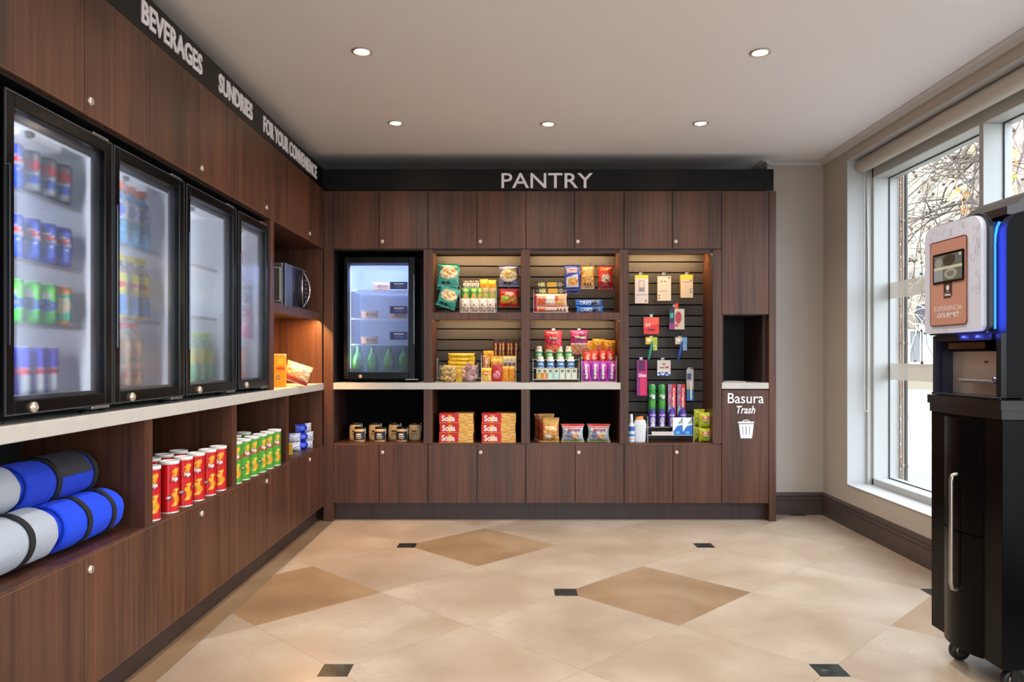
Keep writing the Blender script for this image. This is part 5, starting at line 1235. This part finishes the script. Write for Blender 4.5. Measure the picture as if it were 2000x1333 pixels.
o = lotion(); put(o, 1250, .065, NB, 'white lotion bottle with an orange cap and orange label', 'bottle')
r = 7.3*PX
sf = make_can('shaving_foam_can', r, 74*PX, L_('#2f8a3c', ('r', 0, .9, 1, 1, '#3a9a48'), ('r', .38, .62, .62, .74, '#d8e4d8'), ('n', .3, .55, .7, .8, '#1a4a2a', 9, 4, .1), ('r', 0, .4, 1, .55, '#3f9a34')), lid='#2f8a3c', m=PRINT)
for i, p in enumerate((1273.5, 1292.5)): put(sf, p, .165, NB+.1005+.03, 'green shaving foam can in the rear row, %s of two' % ['left', 'right'][i], 'spray can', 'cans on the acrylic riser')
dd = make_bottle('deodorant_stick', [(r*.86, 0), (r*.98, .003), (r*.98, 26*PX), (r*.7, 31*PX), (0, 32*PX)][:-1], L_('#4a2f96', ('e', .5, .42, .085, .22, '#d8d4de'), ('e', .5, .42, .05, .13, '#a8a4b0'), ('r', .42, .0, .58, .22, '#dcd6e0'), ('r', .38, .68, .62, .8, '#b8a8d8')), [(r*.7, 31*PX), (r*.7, 33*PX), (r*.5, 34*PX), (0, 34*PX)], '#4a2f8c', n=22)
for i, p in enumerate((1274, 1292.5, 1312, 1334)): put(dd, p, .125, NB+.1005, 'purple deodorant in the front row on the riser, %s from the left' % ORD[i], 'deodorant', 'deodorants on the acrylic riser')
cg = make_box('toothpaste_box', 15.5*PX, .035, 74*PX, L_('#a8303c', ('r', .0, .0, .45, 1, '#8a6a90'), ('e', .72, .62, .34, .36, '#d01f26'), ('r', 0, 0, .9, .38, '#3a5aa0'), ('n', 0, .2, .6, .5, '#a8c4d8', 6, 3, .05), ('n', 0, .5, .4, 1, '#b08aa8', 5, 7, .1)), texts=[('Colgate', .56, .38, .88, .90, '#f4f0f0', .03, -90)], side=L_('#b02a34'), nu=14, nv=50)
for i, p in enumerate((1311.5, 1329.5)): put(cg, p, .175, NB+.1005+.03, 'red and blue toothpaste box standing behind the deodorants, %s of two' % ['left', 'right'][i], 'toothpaste box', 'toothpaste boxes on the riser')
lb_ = make_box('pill_box', 18.5*PX, .022, 33*PX, L_('#1f6ec0', ('d', .15, .9, 2, .9, '#e6eaf0'), ('e', .86, .75, .12, .1, '#a8b03a'), ('d', .48, .1, .58, .1, '#e8ecf4'), ('r', .3, .08, .7, .2, '#6aa8e0')), nu=18, nv=22)
for i, p in enumerate((1323, 1342)): put(lb_, p, .065, NB+.0505, 'blue and white medicine box at the front of the riser, %s of two' % ['left', 'right'][i], 'medicine box', 'blue medicine boxes on the riser', rz=.03)
sm = make_box('lip_balm_pack', 8*PX, .012, 6*PX, L_('#d8d0c8', ('e', .5, .5, .2, .25, '#b89a90')), nu=6, nv=5)
for i in range(5): put(sm, 1277+8.6*i, .055, NB+.0505, 'tiny white pack on the riser shelf edge, %s from the left' % ORD[i], 'small pack', 'tiny white packs on the riser shelf')
lm = make_bag('wipes_pack', 25*PX, 28*PX, .075, L_('#b8c236', ('r', .22, .52, .88, .72, '#c8343a'), ('r', .30, .58, .80, .66, '#e8b0b0'), ('r', .2, .32, .55, .38, '#5a6a2a'), ('e', .7, .34, .14, .1, '#b8c8c0')), 71, crimp=.02, nu=22, nv=20, pinch=.02)
GW = 'lime green packs in the corner of the tall bay'
put(lm, 1377, .07, NB+.0005, 'lime green wipes pack with a red label, bottom of the front stack', 'wipes pack', GW)
put(lm, 1377, .07, NB+.0005+29*PX, 'lime green wipes pack with a red label, top of the front stack', 'wipes pack', GW)
put(lm, 1366, .165, NB+.0005, 'lime green wipes pack, bottom of the rear stack', 'wipes pack', GW, rz=.3)
put(lm, 1366, .165, NB+.0005+29*PX, 'lime green wipes pack, top of the rear stack, partly hidden', 'wipes pack', GW, rz=.3, scale=(1, 1, 1.15))
# --- lower niches
def jar(c, lab, hi):
    r = 12*PX; h = 30*PX
    mb = MB(); mb.lathe([(r*.92, 0), (r, .004), (r, h*.78), (r*.9, h*.86), (r*.84, h*.88), (r*.84, h*.90)], 28, 0, cf(L_(c, ('r', .30, .22, .70, .78, lab))))
    o = mb.build('honey_jar', PRINT)
    # real label as a raised wrap, with lines of print
    lb = MB(); lb.grid(lambda u, v: ((r+.0006)*math.sin((u-.5)*2.5), -(r+.0006)*math.cos((u-.5)*2.5), h*(.14+.58*v)), 16, 2, 0, lambda u, v: hx(lab))
    localpart('label', lb, PRINTC, o)
    tb = MB()
    for z0, z1, a in ((.46, .58, 22), (.34, .40, 30), (.24, .27, 24)):
        tb.grid(lambda u, v: ((r+.0012)*math.sin(math.radians(-a+2*a*u)), -(r+.0012)*math.cos(math.radians(-a+2*a*u)), h*(z0+(z1-z0)*v)), 8, 1, 0, lambda u, v: hx(hi))
    localpart('print_lines', tb, PRINTC, o)
    lid = MB().lathe([(r*.88, h*.885), (r*.90, h*.89), (r*.90, h*.985), (r*.86, h), (0, h)], 28, cap=False); localpart('lid', lid, mat('jar_lid_black', '#101010', .3), o)
    wire = MB().tube([(r*.9, -.004, h*.95), (r*1.05, -.004, h*.9), (r*1.06, -.004, h*.6), (r*1.0, -.006, h*.5)], .0012, 6); localpart('clip', wire, CHROME, o)
    return o
jb = jar('#cfb384', '#d0b88c', '#5a4630'); jf = jar('#cda876', '#2c2830', '#d8ccbe')
for i, p in enumerate((695, 733, 771, 810.5)): put(jb, p, .20, NB, 'honey jar with a tan label in the rear row, %s from the left' % ORD[i], 'jar', 'honey jars in the lower left niche', scale=(1.02, 1.02, 1.16))
for i, p in enumerate((702.5, 742.5, 785)): put(jf, p, .085, NB, 'honey jar with a black label in the front row, %s from the left' % ORD[i], 'jar', 'honey jars in the lower left niche', scale=(.92, .92, .95))
sd_ = L_('#d89a3a', ('r', 0, 0, .50, 1, '#c81c1e'), ('d', -.5, .0, .0, .0, '#c81c1e'), ('e', .50, .5, .09, .75, '#c81c1e'), ('n', .58, .05, 1, .95, '#e4bc70', 5, 3, 0), ('r', 0, 0, 1, .07, '#e0a040'), ('e', .29, .45, .05, .4, '#e8a820'))
sbx = make_box('cracker_box', 65*PX, .16, 18.6*PX, sd_, side=L_('#a83a20', ('r', 0, 0, 1, .2, '#d89a3a')), top=L_('#c88a3c', ('r', 0, 0, .45, 1, '#b01c1c')), texts=[('Soda', .07, .18, .46, .80, '#f4ece4', .03)], nu=34, nv=12)
for s_, (p, nm) in enumerate(((891.5, 'left'), (974, 'right'))):
    for k in range(3): place(sbx, (bx(p+[0, 1, 0][k]*(1-s_*2), .02), .10, NB+k*(18.6*PX+.0006)), 'red and yellow soda cracker box, %s of the %s stack' % (['bottom', 'middle', 'top'][k], nm), 'cracker box', 'cracker boxes in the lower middle niche', rz=[-.03, .012][s_]+.006*k)
cb1 = make_bag('chip_bag', 40*PX, 47*PX, .08, L_('#c8823e', ('r', .0, .0, .2, 1, '#8a3a1e'), ('r', .2, .74, .9, .97, '#b8923e'), ('r', .3, .52, .85, .66, '#e8cc86'), ('n', .2, .05, 1, .5, '#e0a868', 5, 3, .0), ('e', .36, .24, .1, .07, '#e8e4dc'), ('e', .52, .24, .1, .07, '#e8e4dc'), ('r', .1, 0, 1, .05, '#d8b050')), 81, crimp=.07)
put(cb1, 1072, .07, NB, 'orange brown chip bag standing in front in the lower right niche', 'chip bag', 'chip bags in the lower right niche')
put(cb1, 1063, .16, NB, 'orange brown chip bag standing behind the front one', 'chip bag', 'chip bags in the lower right niche', rz=.15, scale=(1, 1, 1.12))
wb = make_bag('chip_bag', 45*PX, 35*PX, .08, L_('#b8c4cc', ('r', .0, .88, 1, 1, '#b82a2e'), ('r', .1, .78, .95, .84, '#c83a3a'), ('e', .62, .36, .22, .16, '#d8a878'), ('r', 0, 0, 1, .10, '#8ab08a'), ('r', 0, 0, 1, .05, '#d8b85a'), ('e', .3, .4, .14, .2, '#8a94b8')), 82, crimp=.08, pinch=.14, texts=[('MITOS', .25, .60, .85, .74, '#9a1c26', .04)])
put(wb, 1118.5, .07, NB, 'pale blue chip bag with a red top, left of two', 'chip bag', 'chip bags in the lower right niche')
put(wb, 1169, .07, NB, 'pale blue chip bag with a red top, right of two', 'chip bag', 'chip bags in the lower right niche', rz=-.12)
# ------------------------------------------------------------------ coffee machine on its cabinet
XF = 1.60; YN, YF = -2.648, -2.233
ped = thing('machine_cabinet', 'glossy black wheeled cabinet with a long chrome handle under the coffee machine', 'cabinet', (1.85, (YN+YF)/2, 0))
GB2 = mat('cabinet_black_gloss', '#030304', .26, spec=.12)
DG = mat('cabinet_black_side', '#0b0b0c', .34)
MB().box(XF, 2.10, YN, YF, .091, .913, bev=.002).build('body', [GB2], ped)
def bulge(z0, z1, nm):
    n = 16; y0, y1 = -2.322, -2.554
    pts = [(XF-.001, y0)]+[(XF-.032*math.sin(math.pi*i/n)**.7-.001, y0+(y1-y0)*i/n) for i in range(1, n)]+[(XF-.001, y1)]
    o = MB().prism(pts, 'z', z0, z1, smooth=False); return o.build(nm, GB2, ped)
bulge(.090, .502, 'lower_door'); ud = bulge(.506, .905, 'upper_door')
MB().tube([(XF-.030, -2.452, .705), (XF-.048, -2.452, .700), (XF-.052, -2.452, .68), (XF-.052, -2.452, .32), (XF-.048, -2.452, .30), (XF-.030, -2.452, .295)], .008, 12).build('handle', mat('handle_steel', '#a8a29a', .25, .9), ped)
mb = MB(); n = 14
def rimp(o, b): return [(2.11, YF+o), (XF-o, YF+o)]+[(XF-o-b*math.sin(math.pi*i/n), YF+(YN-YF)*i/n) for i in range(1, n)]+[(XF-o, YN-o), (2.11, YN-o)]
mb.prism(rimp(.004, .012), 'z', .914, .945); mb.prism(rimp(.010, .016), 'z', .9455, .977)
mb.build('top_rim', mat('rim_dark', '#15130f', .3), ped)
TYRE = mat('tyre_rubber', '#1a1816', .5)
for (cx, cy, nm) in ((1.645, -2.337, 1), (1.67, -2.59, 2), (2.04, -2.30, 3), (2.04, -2.59, 4)):
    w_ = MB().lathe([(0, -.012), (.020, -.012), (.033, -.012), (.0355, -.008), (.0355, .008), (.033, .012), (.020, .012), (0, .012)], 26, ax='y', o=(cx, cy, .0357)).build('wheel', TYRE, ped)
    MB().lathe([(.019, -.0135), (.017, -.015), (.008, -.0155), (0, -.0155)], 20, ax='y', o=(cx, cy, .0357), cap=False).build('hub', mat('hub_bronze', '#6a5c4a', .3, .8), w_)
    mb = MB(); mb.box(cx-.022, cx+.022, cy-.021, cy+.021, .073, .0905, bev=.004); mb.box(cx-.012, cx+.012, cy-.020, cy-.0165, .030, .074, bev=.001); mb.box(cx-.012, cx+.012, cy+.0165, cy+.020, .030, .074, bev=.001)
    mb.build('caster_fork', BLACKM, ped)
cm = thing('coffee_machine', 'coffee vending machine with a white front, copper panel, touch screen and blue light', 'coffee machine', (1.85, (YN+YF)/2, .978))
BODYM = mat('machine_black', '#161618', .42, spec=.3)
SIDE = mat('machine_side_dark', '#141416', .7, spec=.1)
def prof_xz(x0, z0, x1, z1, r, n=10):
    pts = [(x1, z0), (x0, z0)]
    for i in range(n+1):
        a = math.pi-math.pi/2*i/n; pts.append((x0+r+r*math.cos(a), z1-r+r*math.sin(a)))
    return pts+[(x1, z1)]
z0m, z1m = .9785, 1.603
mb = MB().prism(prof_xz(1.62, z0m, 2.06, z1m, .07), 'y', -2.640, -2.592); mb.build('side_cover', SIDE, cm)
MB().prism(prof_xz(1.62, z0m, 2.06, z1m, .07), 'y', -2.262, -2.240).build('side_cover', SIDE, cm)
MB().prism(prof_xz(1.672, z0m, 2.055, z1m-.004, .05), 'y', -2.5915, -2.2625).build('body', BODYM, cm)
MB().box(1.602, 1.671, -2.590, -2.263, 1.178, 1.575).build('head_block', BODYM, cm)
MB().box(1.602, 1.6195, -2.640, -2.615, z0m, 1.20).build('front_post', SATIN, cm)
MB().box(1.602, 1.6195, -2.262, -2.240, z0m, 1.20).build('front_post', mat('post_navy', '#141830', .4), cm)
MB().box(1.6195, 1.671, -2.2715, -2.2625, z0m, 1.178).build('niche_side', mat('post_navy', '#141830', .4), cm)
MB().box(1.660, 1.6715, -2.590, -2.272, .987, 1.178).build('steel_back', STEEL, cm)
mb = MB(); mb.prism([(1.600, 1.150), (1.600, 1.172), (1.625, 1.180), (1.655, 1.180), (1.655, 1.140), (1.612, 1.140)], 'y', -2.56, -2.345); mb.build('nozzle_housing', mat('smoked_chrome', '#6e5a4c', .12, 1), cm)
MB().box(1.606, 1.659, -2.588, -2.40, 1.030, 1.036, bev=.002).box(1.604, 1.610, -2.588, -2.40, 1.034, 1.042, bev=.002).build('cup_shelf', mat('shelf_steel', '#a9a9b6', .25, .9), cm)
MB().box(1.64, 1.659, -2.585, -2.565, .99, 1.06, bev=.002).lathe([(.006, -.03), (.007, 0), (.010, .004), (.010, .012), (0, .012)], 14, ax='y', o=(1.625, -2.585, 1.045)).build('shelf_bracket', MATS['shelf_steel'], cm)
MB().box(1.656, 1.6605, -2.478, -2.468, 1.100, 1.106).build('sensor_window', BLACKM, cm)
MB().box(1.596, 1.671, -2.64, -2.24, .9783, .987, bev=.002).build('drip_tray', mat('drip_tray_plastic', '#16161c', .25), cm)
# front panel
def yz(y0, y1, z0, z1, r):
    if r < .03: return rrect(y0, y1, z0, z1, r, 7)
    pts = []
    for cx, cy, a0, q in ((y1, z0, -90, .02), (y1, z1, 0, r*.95), (y0, z1, 90, r*1.25), (y0, z0, 180, .022)):
        sx = -q if cx == y1 else q; sy = q if cy == z0 else -q
        for i in range(9):
            a = math.radians(a0+90*i/8); pts.append((cx+sx+q*math.cos(a), cy+sy+q*math.sin(a)))
    return pts
rim = MB().prism(yz(-2.606, -2.238, 1.202, 1.612, .055), 'x', 1.586, 1.601, smooth=False).build('panel_rim', mat('rim_navy_black', '#101420', .3), cm)
PANW = mat('panel_white', '#dadff2', .5)
fp = MB().prism(yz(-2.590, -2.246, 1.208, 1.605, .045), 'x', 1.568, 1.586).build('front_panel', PANW, cm)
# fine flower drawing on the white panel
random.seed(9); mb = MB()
for k in range(26):
    if k % 2: y = random.uniform(-2.585, -2.535); z = random.uniform(1.34, 1.58)
    else: y = random.uniform(-2.52, -2.27); z = random.choice([random.uniform(1.56, 1.595), random.uniform(1.215, 1.235)])
    a = random.uniform(0, 6.28); pts = []
    for i in range(12):
        a += random.uniform(.1, .7); y += .004*math.cos(a); z += .005*math.sin(a)
        y = max(-2.582, min(-2.255, y)); z = max(1.215, min(1.597, z)); pts.append((1.5676, y, z))
    mb.tube(pts, .00045, 4)
mb.build('flower_drawing', mat('drawing_mauve', '#9a8f9e', .6), fp)
cop = mat('copper_panel', '#d09a88', .36, .1, coat=.3)
pl = MB().prism(yz(-2.512, -2.292, 1.238, 1.543, .012), 'x', 1.5645, 1.568).build('copper_panel', cop, fp)
r_ = MB(); q = yz(-2.514, -2.290, 1.236, 1.545, .013); pts = [(1.5655, a, b) for a, b in q]; r_.tube(pts, .0022, 6, closed=True); r_.build('copper_border', mat('copper_edge', '#8a5344', .2, .8), pl)
MB().prism(yz(-2.502, -2.312, 1.389, 1.499, .005), 'x', 1.5615, 1.5645).build('screen_bezel', BLACK, pl)
sm_ = MB(); SY0, SY1, SZ0, SZ1 = -2.494, -2.320, 1.397, 1.491
fs = L_('#5e6460', ('e', .55, .78, .22, .22, '#3e3a34'), ('e', .18, .72, .14, .2, '#8a8f8c'), ('r', 0, .46, 1, .56, '#c4c6a4'), ('r', 0, 0, .34, .44, '#8b949a'), ('e', .60, .25, .22, .2, '#9a9c92'), ('e', .60, .25, .13, .11, '#6f7268'), ('r', .9, .9, .97, .97, '#c8cac8'))
sm_.grid(lambda u, v: (1.5610, SY1+(SY0-SY1)*u, SZ0+(SZ1-SZ0)*v), 44, 30, 0, fs)
scm = printmat('screen_picture', .15); nt = scm.node_tree; at_ = [n for n in nt.nodes if n.type == 'ATTRIBUTE'][0]; nt.links.new(at_.outputs['Color'], nt.nodes['Principled BSDF'].inputs['Emission Color']); P_(scm, 'Emission Strength', .12)
sm_.build('touch_screen', scm, pl)
tg = MB(); TY0, TY1 = -2.430, -2.378
tg.prism([(TY0+.010, 1.334), (TY0, 1.344), (TY0, 1.389), (TY1, 1.389), (TY1, 1.334)][::-1], 'x', 1.5635, 1.5645); tgo = tg.build('brand_tag', mat('tag_brown', '#4e2f2a', .4), pl)
def pt(y0, y1, z0, z1, x=1.5630): return lambda u, v: (x, y0+(y1-y0)*u, z0+(z1-z0)*v)
mb = MB(); mb.lathe([(.0, 0), (.0095, 0)], 20, ax='x', o=(1.5632, -2.404, 1.371), cap=False)
text_on(mb, 'Meles', pt(-2.386, -2.423, 1.341, 1.351), bold=.03); mb.box(1.5630, 1.5634, -2.412, -2.396, 1.3555, 1.3575); mb.build('emblem', LETTER, tgo)
mb = MB(); text_on(mb, 'EXPERIENCIA', pt(-2.318, -2.488, 1.288, 1.306, 1.5641), bold=-.004)
text_on(mb, 'GOURMET', pt(-2.336, -2.472, 1.264, 1.281, 1.5641), bold=.018)
mb.box(1.5640, 1.5644, -2.329, -2.324, 1.2715, 1.2735); mb.box(1.5640, 1.5644, -2.484, -2.479, 1.2715, 1.2735); mb.build('lettering', LETTER, pl)
# blue light in the gap behind the front panel
pts = [(1.6085, -2.598, 1.215), (1.6085, -2.598, 1.50), (1.611, -2.598, 1.53), (1.616, -2.598, 1.555), (1.6245, -2.598, 1.573)]
MB().tube(pts, .0045, 8).build('blue_light_strip', em('blue_led', '#1a78ff', 1.5), cm)
area('blue_glow', (1.602, -2.612, 1.39), Vector((1, 0, 0)).to_track_quat('-Z', 'Y').to_euler(), .006, .36, 1.6, (.05, .09, 1), cm)
for yq in (-2.585, -2.50, -2.42):
    l = bpy.data.lights.new('blue_glow', 'POINT'); l.energy = .05; l.color = (.06, .1, 1); l.shadow_soft_size = .002
    o = bpy.data.objects.new('blue_glow', l); COL.objects.link(o); o.parent = cm; o.location = Vector((1.5935, yq, 1.192))-cm.location
MB().prism([(1.665, 1.6035), (1.665, 1.632), (1.70, 1.640), (1.73, 1.672), (1.76, 1.690), (2.05, 1.700), (2.05, 1.6035)], 'y', -2.575, -2.27).build('bean_hopper', mat('smoked_hopper', '#3a322b', .25, coat=.3), cm)
# ------------------------------------------------------------------ outside the window
o = MB().box(-60, 60, -60, 60, -.3, -.125).build('ground', mat('grey_paving', '#7c7974', .8, var=.12, vscale=1.3)); o['kind'] = 'structure'
# brick pier and drain pipes just outside
BR = mat('brick_pier_face', '#b07e62', .8)
def brickmat():
    m = mat('brick_wall', '#b07e62', .85); nt = m.node_tree
    g = nt.nodes.new('ShaderNodeNewGeometry'); sp = nt.nodes.new('ShaderNodeSeparateXYZ'); nt.links.new(g.outputs['Position'], sp.inputs[0])
    cb = nt.nodes.new('ShaderNodeCombineXYZ'); nt.links.new(sp.outputs[1], cb.inputs[0]); nt.links.new(sp.outputs[2], cb.inputs[1])
    b = nt.nodes.new('ShaderNodeTexBrick'); b.inputs['Scale'].default_value = 4.0; b.inputs['Color1'].default_value = (*hx('#b98b6e'), 1); b.inputs['Color2'].default_value = (*hx('#a57457'), 1); b.inputs['Mortar'].default_value = (*hx('#4a3f38'), 1)
    b.inputs['Mortar Size'].default_value = .02; nt.links.new(cb.outputs[0], b.inputs['Vector']); nt.links.new(b.outputs['Color'], nt.nodes['Principled BSDF'].inputs['Base Color']); return m
BRK = brickmat()
mb = MB(); z = -.02
while z < 2.6:
    mb.box(2.5245, 2.538+.002*random.random(), -.20, .2, z, z+.072, bev=.002); z += .082
mb.box(2.522, 2.533, -.197, .2, -.03, 2.6, 1)
o = mb.build('brick_pier', [BR, mat('mortar', '#4a3f38', .9)]); tag(o, 'narrow edge of a brick pier just outside the window', 'pier')
for x, r, c, lab in ((2.5305, .008, '#8d7f70', 'slim pale brown drain pipe outside the window, beside the brick pier'), (2.553, .0115, '#4b453f', 'thicker dark drain pipe outside the window, right of the slim one')):
    mb = MB().tube([(x, -.235, -.125), (x, -.235, 2.9)], r, 14)
    for zz in (.4, 1.2, 2.0): mb.lathe([(r+.003, zz), (r+.004, zz+.02), (r, zz+.022)], 14, o=(x, -.235, 0))
    tag(mb.build('drain_pipe', mat('pipe_'+c.strip('#'), c, .5)), lab, 'pipe')
# pale building across the yard
BY = 24.0
def fx(px_): return (px_-1005)/sc(BY)
def fz(py_): return CZ-(py_-698)/sc(BY)
CRM = mat('cream_render', '#787161', .9, var=.05, vscale=.6)
bld = thing('building', 'sunlit cream building across the yard with grey windows and a blue grey awning', 'building', ((fx(1700)+fx(2100))/2, BY+3, -.125))
mb = MB(); mb.box(fx(1560), fx(2300), BY, BY+6, -.125, fz(100)); mb.build('wall', CRM, bld)
for y0, y1, d in ((388, 396, .35), (455, 462, .35), (520, 530, .2), (300, 306, .3)):
    MB().box(fx(1560), fx(2300), BY-d, BY-.01, fz(y1), fz(y0)).build('ledge', mat('ledge_cream', '#676050', .9), bld)
MB().box(fx(1772), fx(1850), BY-.5, BY-.01, fz(548), fz(462)).build('grey_panel', mat('pale_grey_render', '#72726f', .9), bld)
MB().box(fx(1775), fx(1816), BY-1.2, BY-.51, fz(632), fz(598)).build('awning', mat('awning_blue_grey', '#41434f', .7), bld)
for a, b_, y0, y1, c in ((1774, 1796, 648, 708, '#5c5e60'), (1798, 1817, 640, 708, '#9fb0ae'), (1826, 1850, 560, 625, '#8a8f90'), (1860, 1885, 560, 625, '#8a8f90')):
    w = MB().box(fx(a), fx(b_), BY-.10, BY-.02, fz(y1), fz(y0)).build('window', mat('far_glass_'+c.strip('#'), c, .3), bld)
    f_ = MB(); t_ = .08
    f_.box(fx(a)-t_, fx(a), BY-.14, BY-.02, fz(y1)-t_, fz(y0)+t_); f_.box(fx(b_), fx(b_)+t_, BY-.14, BY-.02, fz(y1)-t_, fz(y0)+t_); f_.box(fx(a), fx(b_), BY-.14, BY-.02, fz(y0), fz(y0)+t_); f_.box(fx(a), fx(b_), BY-.14, BY-.02, fz(y1)-t_, fz(y1))
    f_.build('frame', mat('far_frame_white', '#dcdcd6', .6), w)
# trees
BARK = mat('plane_tree_bark', '#8a7f76', .85, var=.35, vscale=9); TWIG = mat('pale_twigs', '#d8d0c0', .8); DARKT = mat('dark_twigs', '#4b4039', .8)
LEAFO = mat('leaf_orange', '#d98a48', .6); LEAFG = mat('leaf_yellow_green', '#b8bc5a', .6)
def branchy(mb, p, d, length, r, depth, rng, droop=.0, pods=None):
    pts = [p.copy()]; n = 7; cur = p.copy(); dd = d.copy()
    for i in range(n):
        dd = (dd+Vector((rng.uniform(-.25, .25), rng.uniform(-.25, .25), rng.uniform(-.22, .22)-droop))).normalized(); cur = cur+dd*length/n; pts.append(cur.copy())
        if depth > 0 and i > 0 and rng.random() < .75:
            e = (dd+Vector((rng.uniform(-1, 1), rng.uniform(-1, 1), rng.uniform(-.8, .8)))).normalized()
            branchy(mb, cur, e, length*.62, r*.55, depth-1, rng, droop, pods)
    mb.tube(pts, [r*(1-.7*i/n) for i in range(n+1)], 5, cap=False)
    if pods is not None and depth == 0 and rng.random() < .6: pods.append(cur.copy())
def leaf_mesh(mb, c, s, rng, m=0):
    R = Matrix.Rotation(rng.uniform(0, 6.28), 3, 'Z') @ Matrix.Rotation(rng.uniform(.6, 1.9), 3, 'X') @ Matrix.Rotation(rng.uniform(0, 6.28), 3, 'Z')
    out = []; n = 20
    for i in range(n):
        a = 2*math.pi*i/n; rr = s*(.55+.45*abs(math.cos(2.5*a)))*(1 if i % 2 else .82); out.append((rr*math.cos(a), rr*math.sin(a)))
    top = [c+R @ Vector((x, y, .12*abs(x))) for x, y in out]; bot_ = [c+R @ Vector((x, y, .12*abs(x)-.002)) for x, y in out]
    ct, cb_ = c+R @ Vector((0, 0, 0)), c+R @ Vector((0, 0, -.002))
    mb.add(top+[ct]+bot_+[cb_], [(i, (i+1) % n, n) for i in range(n)]+[(n+1+(i+1) % n, n+1+i, 2*n+1) for i in range(n)]+[(i, n+1+i, n+1+(i+1) % n, (i+1) % n) for i in range(n)], m)
def tree(label, px_, Y, wpx, seed, leaves, twigm, target, nb=6, lean=0):
    rng = random.Random(seed); x = bx(px_, Y); r = wpx/sc(Y)/2
    t = thing('tree', label, 'tree', (x, Y, -.125), 'trees in the yard')
    H = 7.5; pts = [(x+lean*z+.05*math.sin(z*1.3+seed), Y+.04*math.cos(z), -.125+z) for z in [H*i/14 for i in range(15)]]
    MB().tube(pts, [r*(1.15-.5*i/14) for i in range(15)], 16).build('trunk', BARK, t)
    pods = []; mb = MB()
    for k in range(nb):
        z = rng.uniform(2.2, 4.8); p = Vector((x+lean*z, Y, z)); tg_ = Vector(target(rng)); d = (tg_-p); branchy(mb, p, d.normalized(), d.length*rng.uniform(.8, 1.15), .035, 3, rng, .03, pods)
    mb.build('branches', twigm, t)
    if pods:
        pb = MB()
        for q in pods[:160]: pb.lathe([(0, -.018), (.014, -.012), (.019, 0), (.014, .012), (0, .018)], 8, o=(q.x, q.y, q.z-.03), cap=False)
        po = pb.build('seed_pods', mat('pod_brown', '#4a3a2e', .9), t); po['kind'] = 'stuff'
    for (lx, ly, s_, g_) in leaves:
        Yl = Y-1.5; c = at(lx, ly, Yl); lb2 = MB(); leaf_mesh(lb2, c, 1.25*s_/sc(Yl), rng); lb2.tube([c, c+Vector((.0, .05, .12))], .004, 5)
        lb2.build('leaf', LEAFG if g_ else LEAFO, t)
tree('grey plane tree with orange leaves standing left of the window mullion', 1898, 3.2, 20, 3, [(1858, 385, 9, 0), (1888, 380, 9, 0), (1884, 412, 8, 0), (1870, 372, 6, 0), (1902, 296, 7, 0)], TWIG, lambda g: (bx(g.uniform(1740, 1880), 3.2+g.uniform(-1, 1.5)), 3.2+g.uniform(-1, 1.5), bz(g.uniform(250, 560), 3.2)), 5)
tree('grey plane tree with yellow green and orange leaves right of the window mullion', 1972, 2.2, 28, 4, [(1966, 350, 9, 1), (1964, 290, 9, 0), (1980, 300, 9, 0), (1984, 318, 8, 0), (1962, 310, 7, 1), (1990, 388, 10, 0), (1977, 345, 8, 1), (1963, 344, 7, 0)], DARKT, lambda g: (bx(g.uniform(1900, 2060), 2.6), 2.6+g.uniform(-1, 1), bz(g.uniform(250, 500), 2.6)), 4)
rngb = random.Random(12); TX0 = bx(2200, 10); t = thing('tree', 'bare crown of pale sunlit twigs in front of the cream building', 'tree', (TX0, 10, -.125), 'trees in the yard')
MB().tube([(TX0, 10, -.125), (TX0-.1, 10, 2), (TX0-.05, 10, 4), (TX0-.3, 10, 6)], [.2, .17, .13, .08], 14).build('trunk', BARK, t)
mb = MB(); pods = []
for k in range(11):
    p = Vector((bx(rngb.uniform(1740, 1930), 10), 10+rngb.uniform(-1.5, 1.5), rngb.uniform(3.1, 4.9)))
    q0 = Vector((TX0, 10, rngb.uniform(4.2, 5.5))); mb.tube([q0, q0.lerp(p, .4)+Vector((0, 0, .35)), q0.lerp(p, .75)+Vector((0, .1, .25)), p], [.05, .04, .035, .03], 6)
    d = Vector((rngb.uniform(-1, -.2), rngb.uniform(-.3, .3), rngb.uniform(-.2, .5))).normalized()
    branchy(mb, p, d, rngb.uniform(1.2, 2.2), .028, 3, rngb, .02)
mb.build('branches', mat('sunlit_pale_twig', '#d0c8b6', .8), t)
# hanging dark twig with seed pods close to the window
t = thing('tree', 'dark drooping twigs with round seed pods hanging close outside the window', 'tree', (bx(1830, 1.2)+.6, 1.2, -.125), 'trees in the yard')
x_ = bx(1830, 1.2)+1.6
MB().tube([(x_, 1.4, -.125), (x_+.05, 1.4, 2), (x_-.05, 1.35, 3.4), (x_-.6, 1.3, 4.0)], [.09, .08, .06, .03], 12).build('trunk', BARK, t)
mb = MB(); pods = []; rngc = random.Random(31)
for k in range(9):
    p = Vector((x_-.5, 1.3, 3.9)); tg_ = at(rngc.uniform(1775, 1905), rngc.uniform(300, 500), 1.2+rngc.uniform(-.3, .4)); d = tg_-p
    branchy(mb, p, d.normalized(), d.length, .010, 2, rngc, .05, pods)
mb.build('branches', DARKT, t)
pb = MB()
for q in pods[:140]: pb.lathe([(0, -.010), (.008, -.007), (.011, 0), (.008, .007), (0, .010)], 8, o=(q.x, q.y, q.z-.012), cap=False)
po = pb.build('seed_pods', mat('pod_brown', '#4a3a2e', .9), t); po['kind'] = 'stuff'
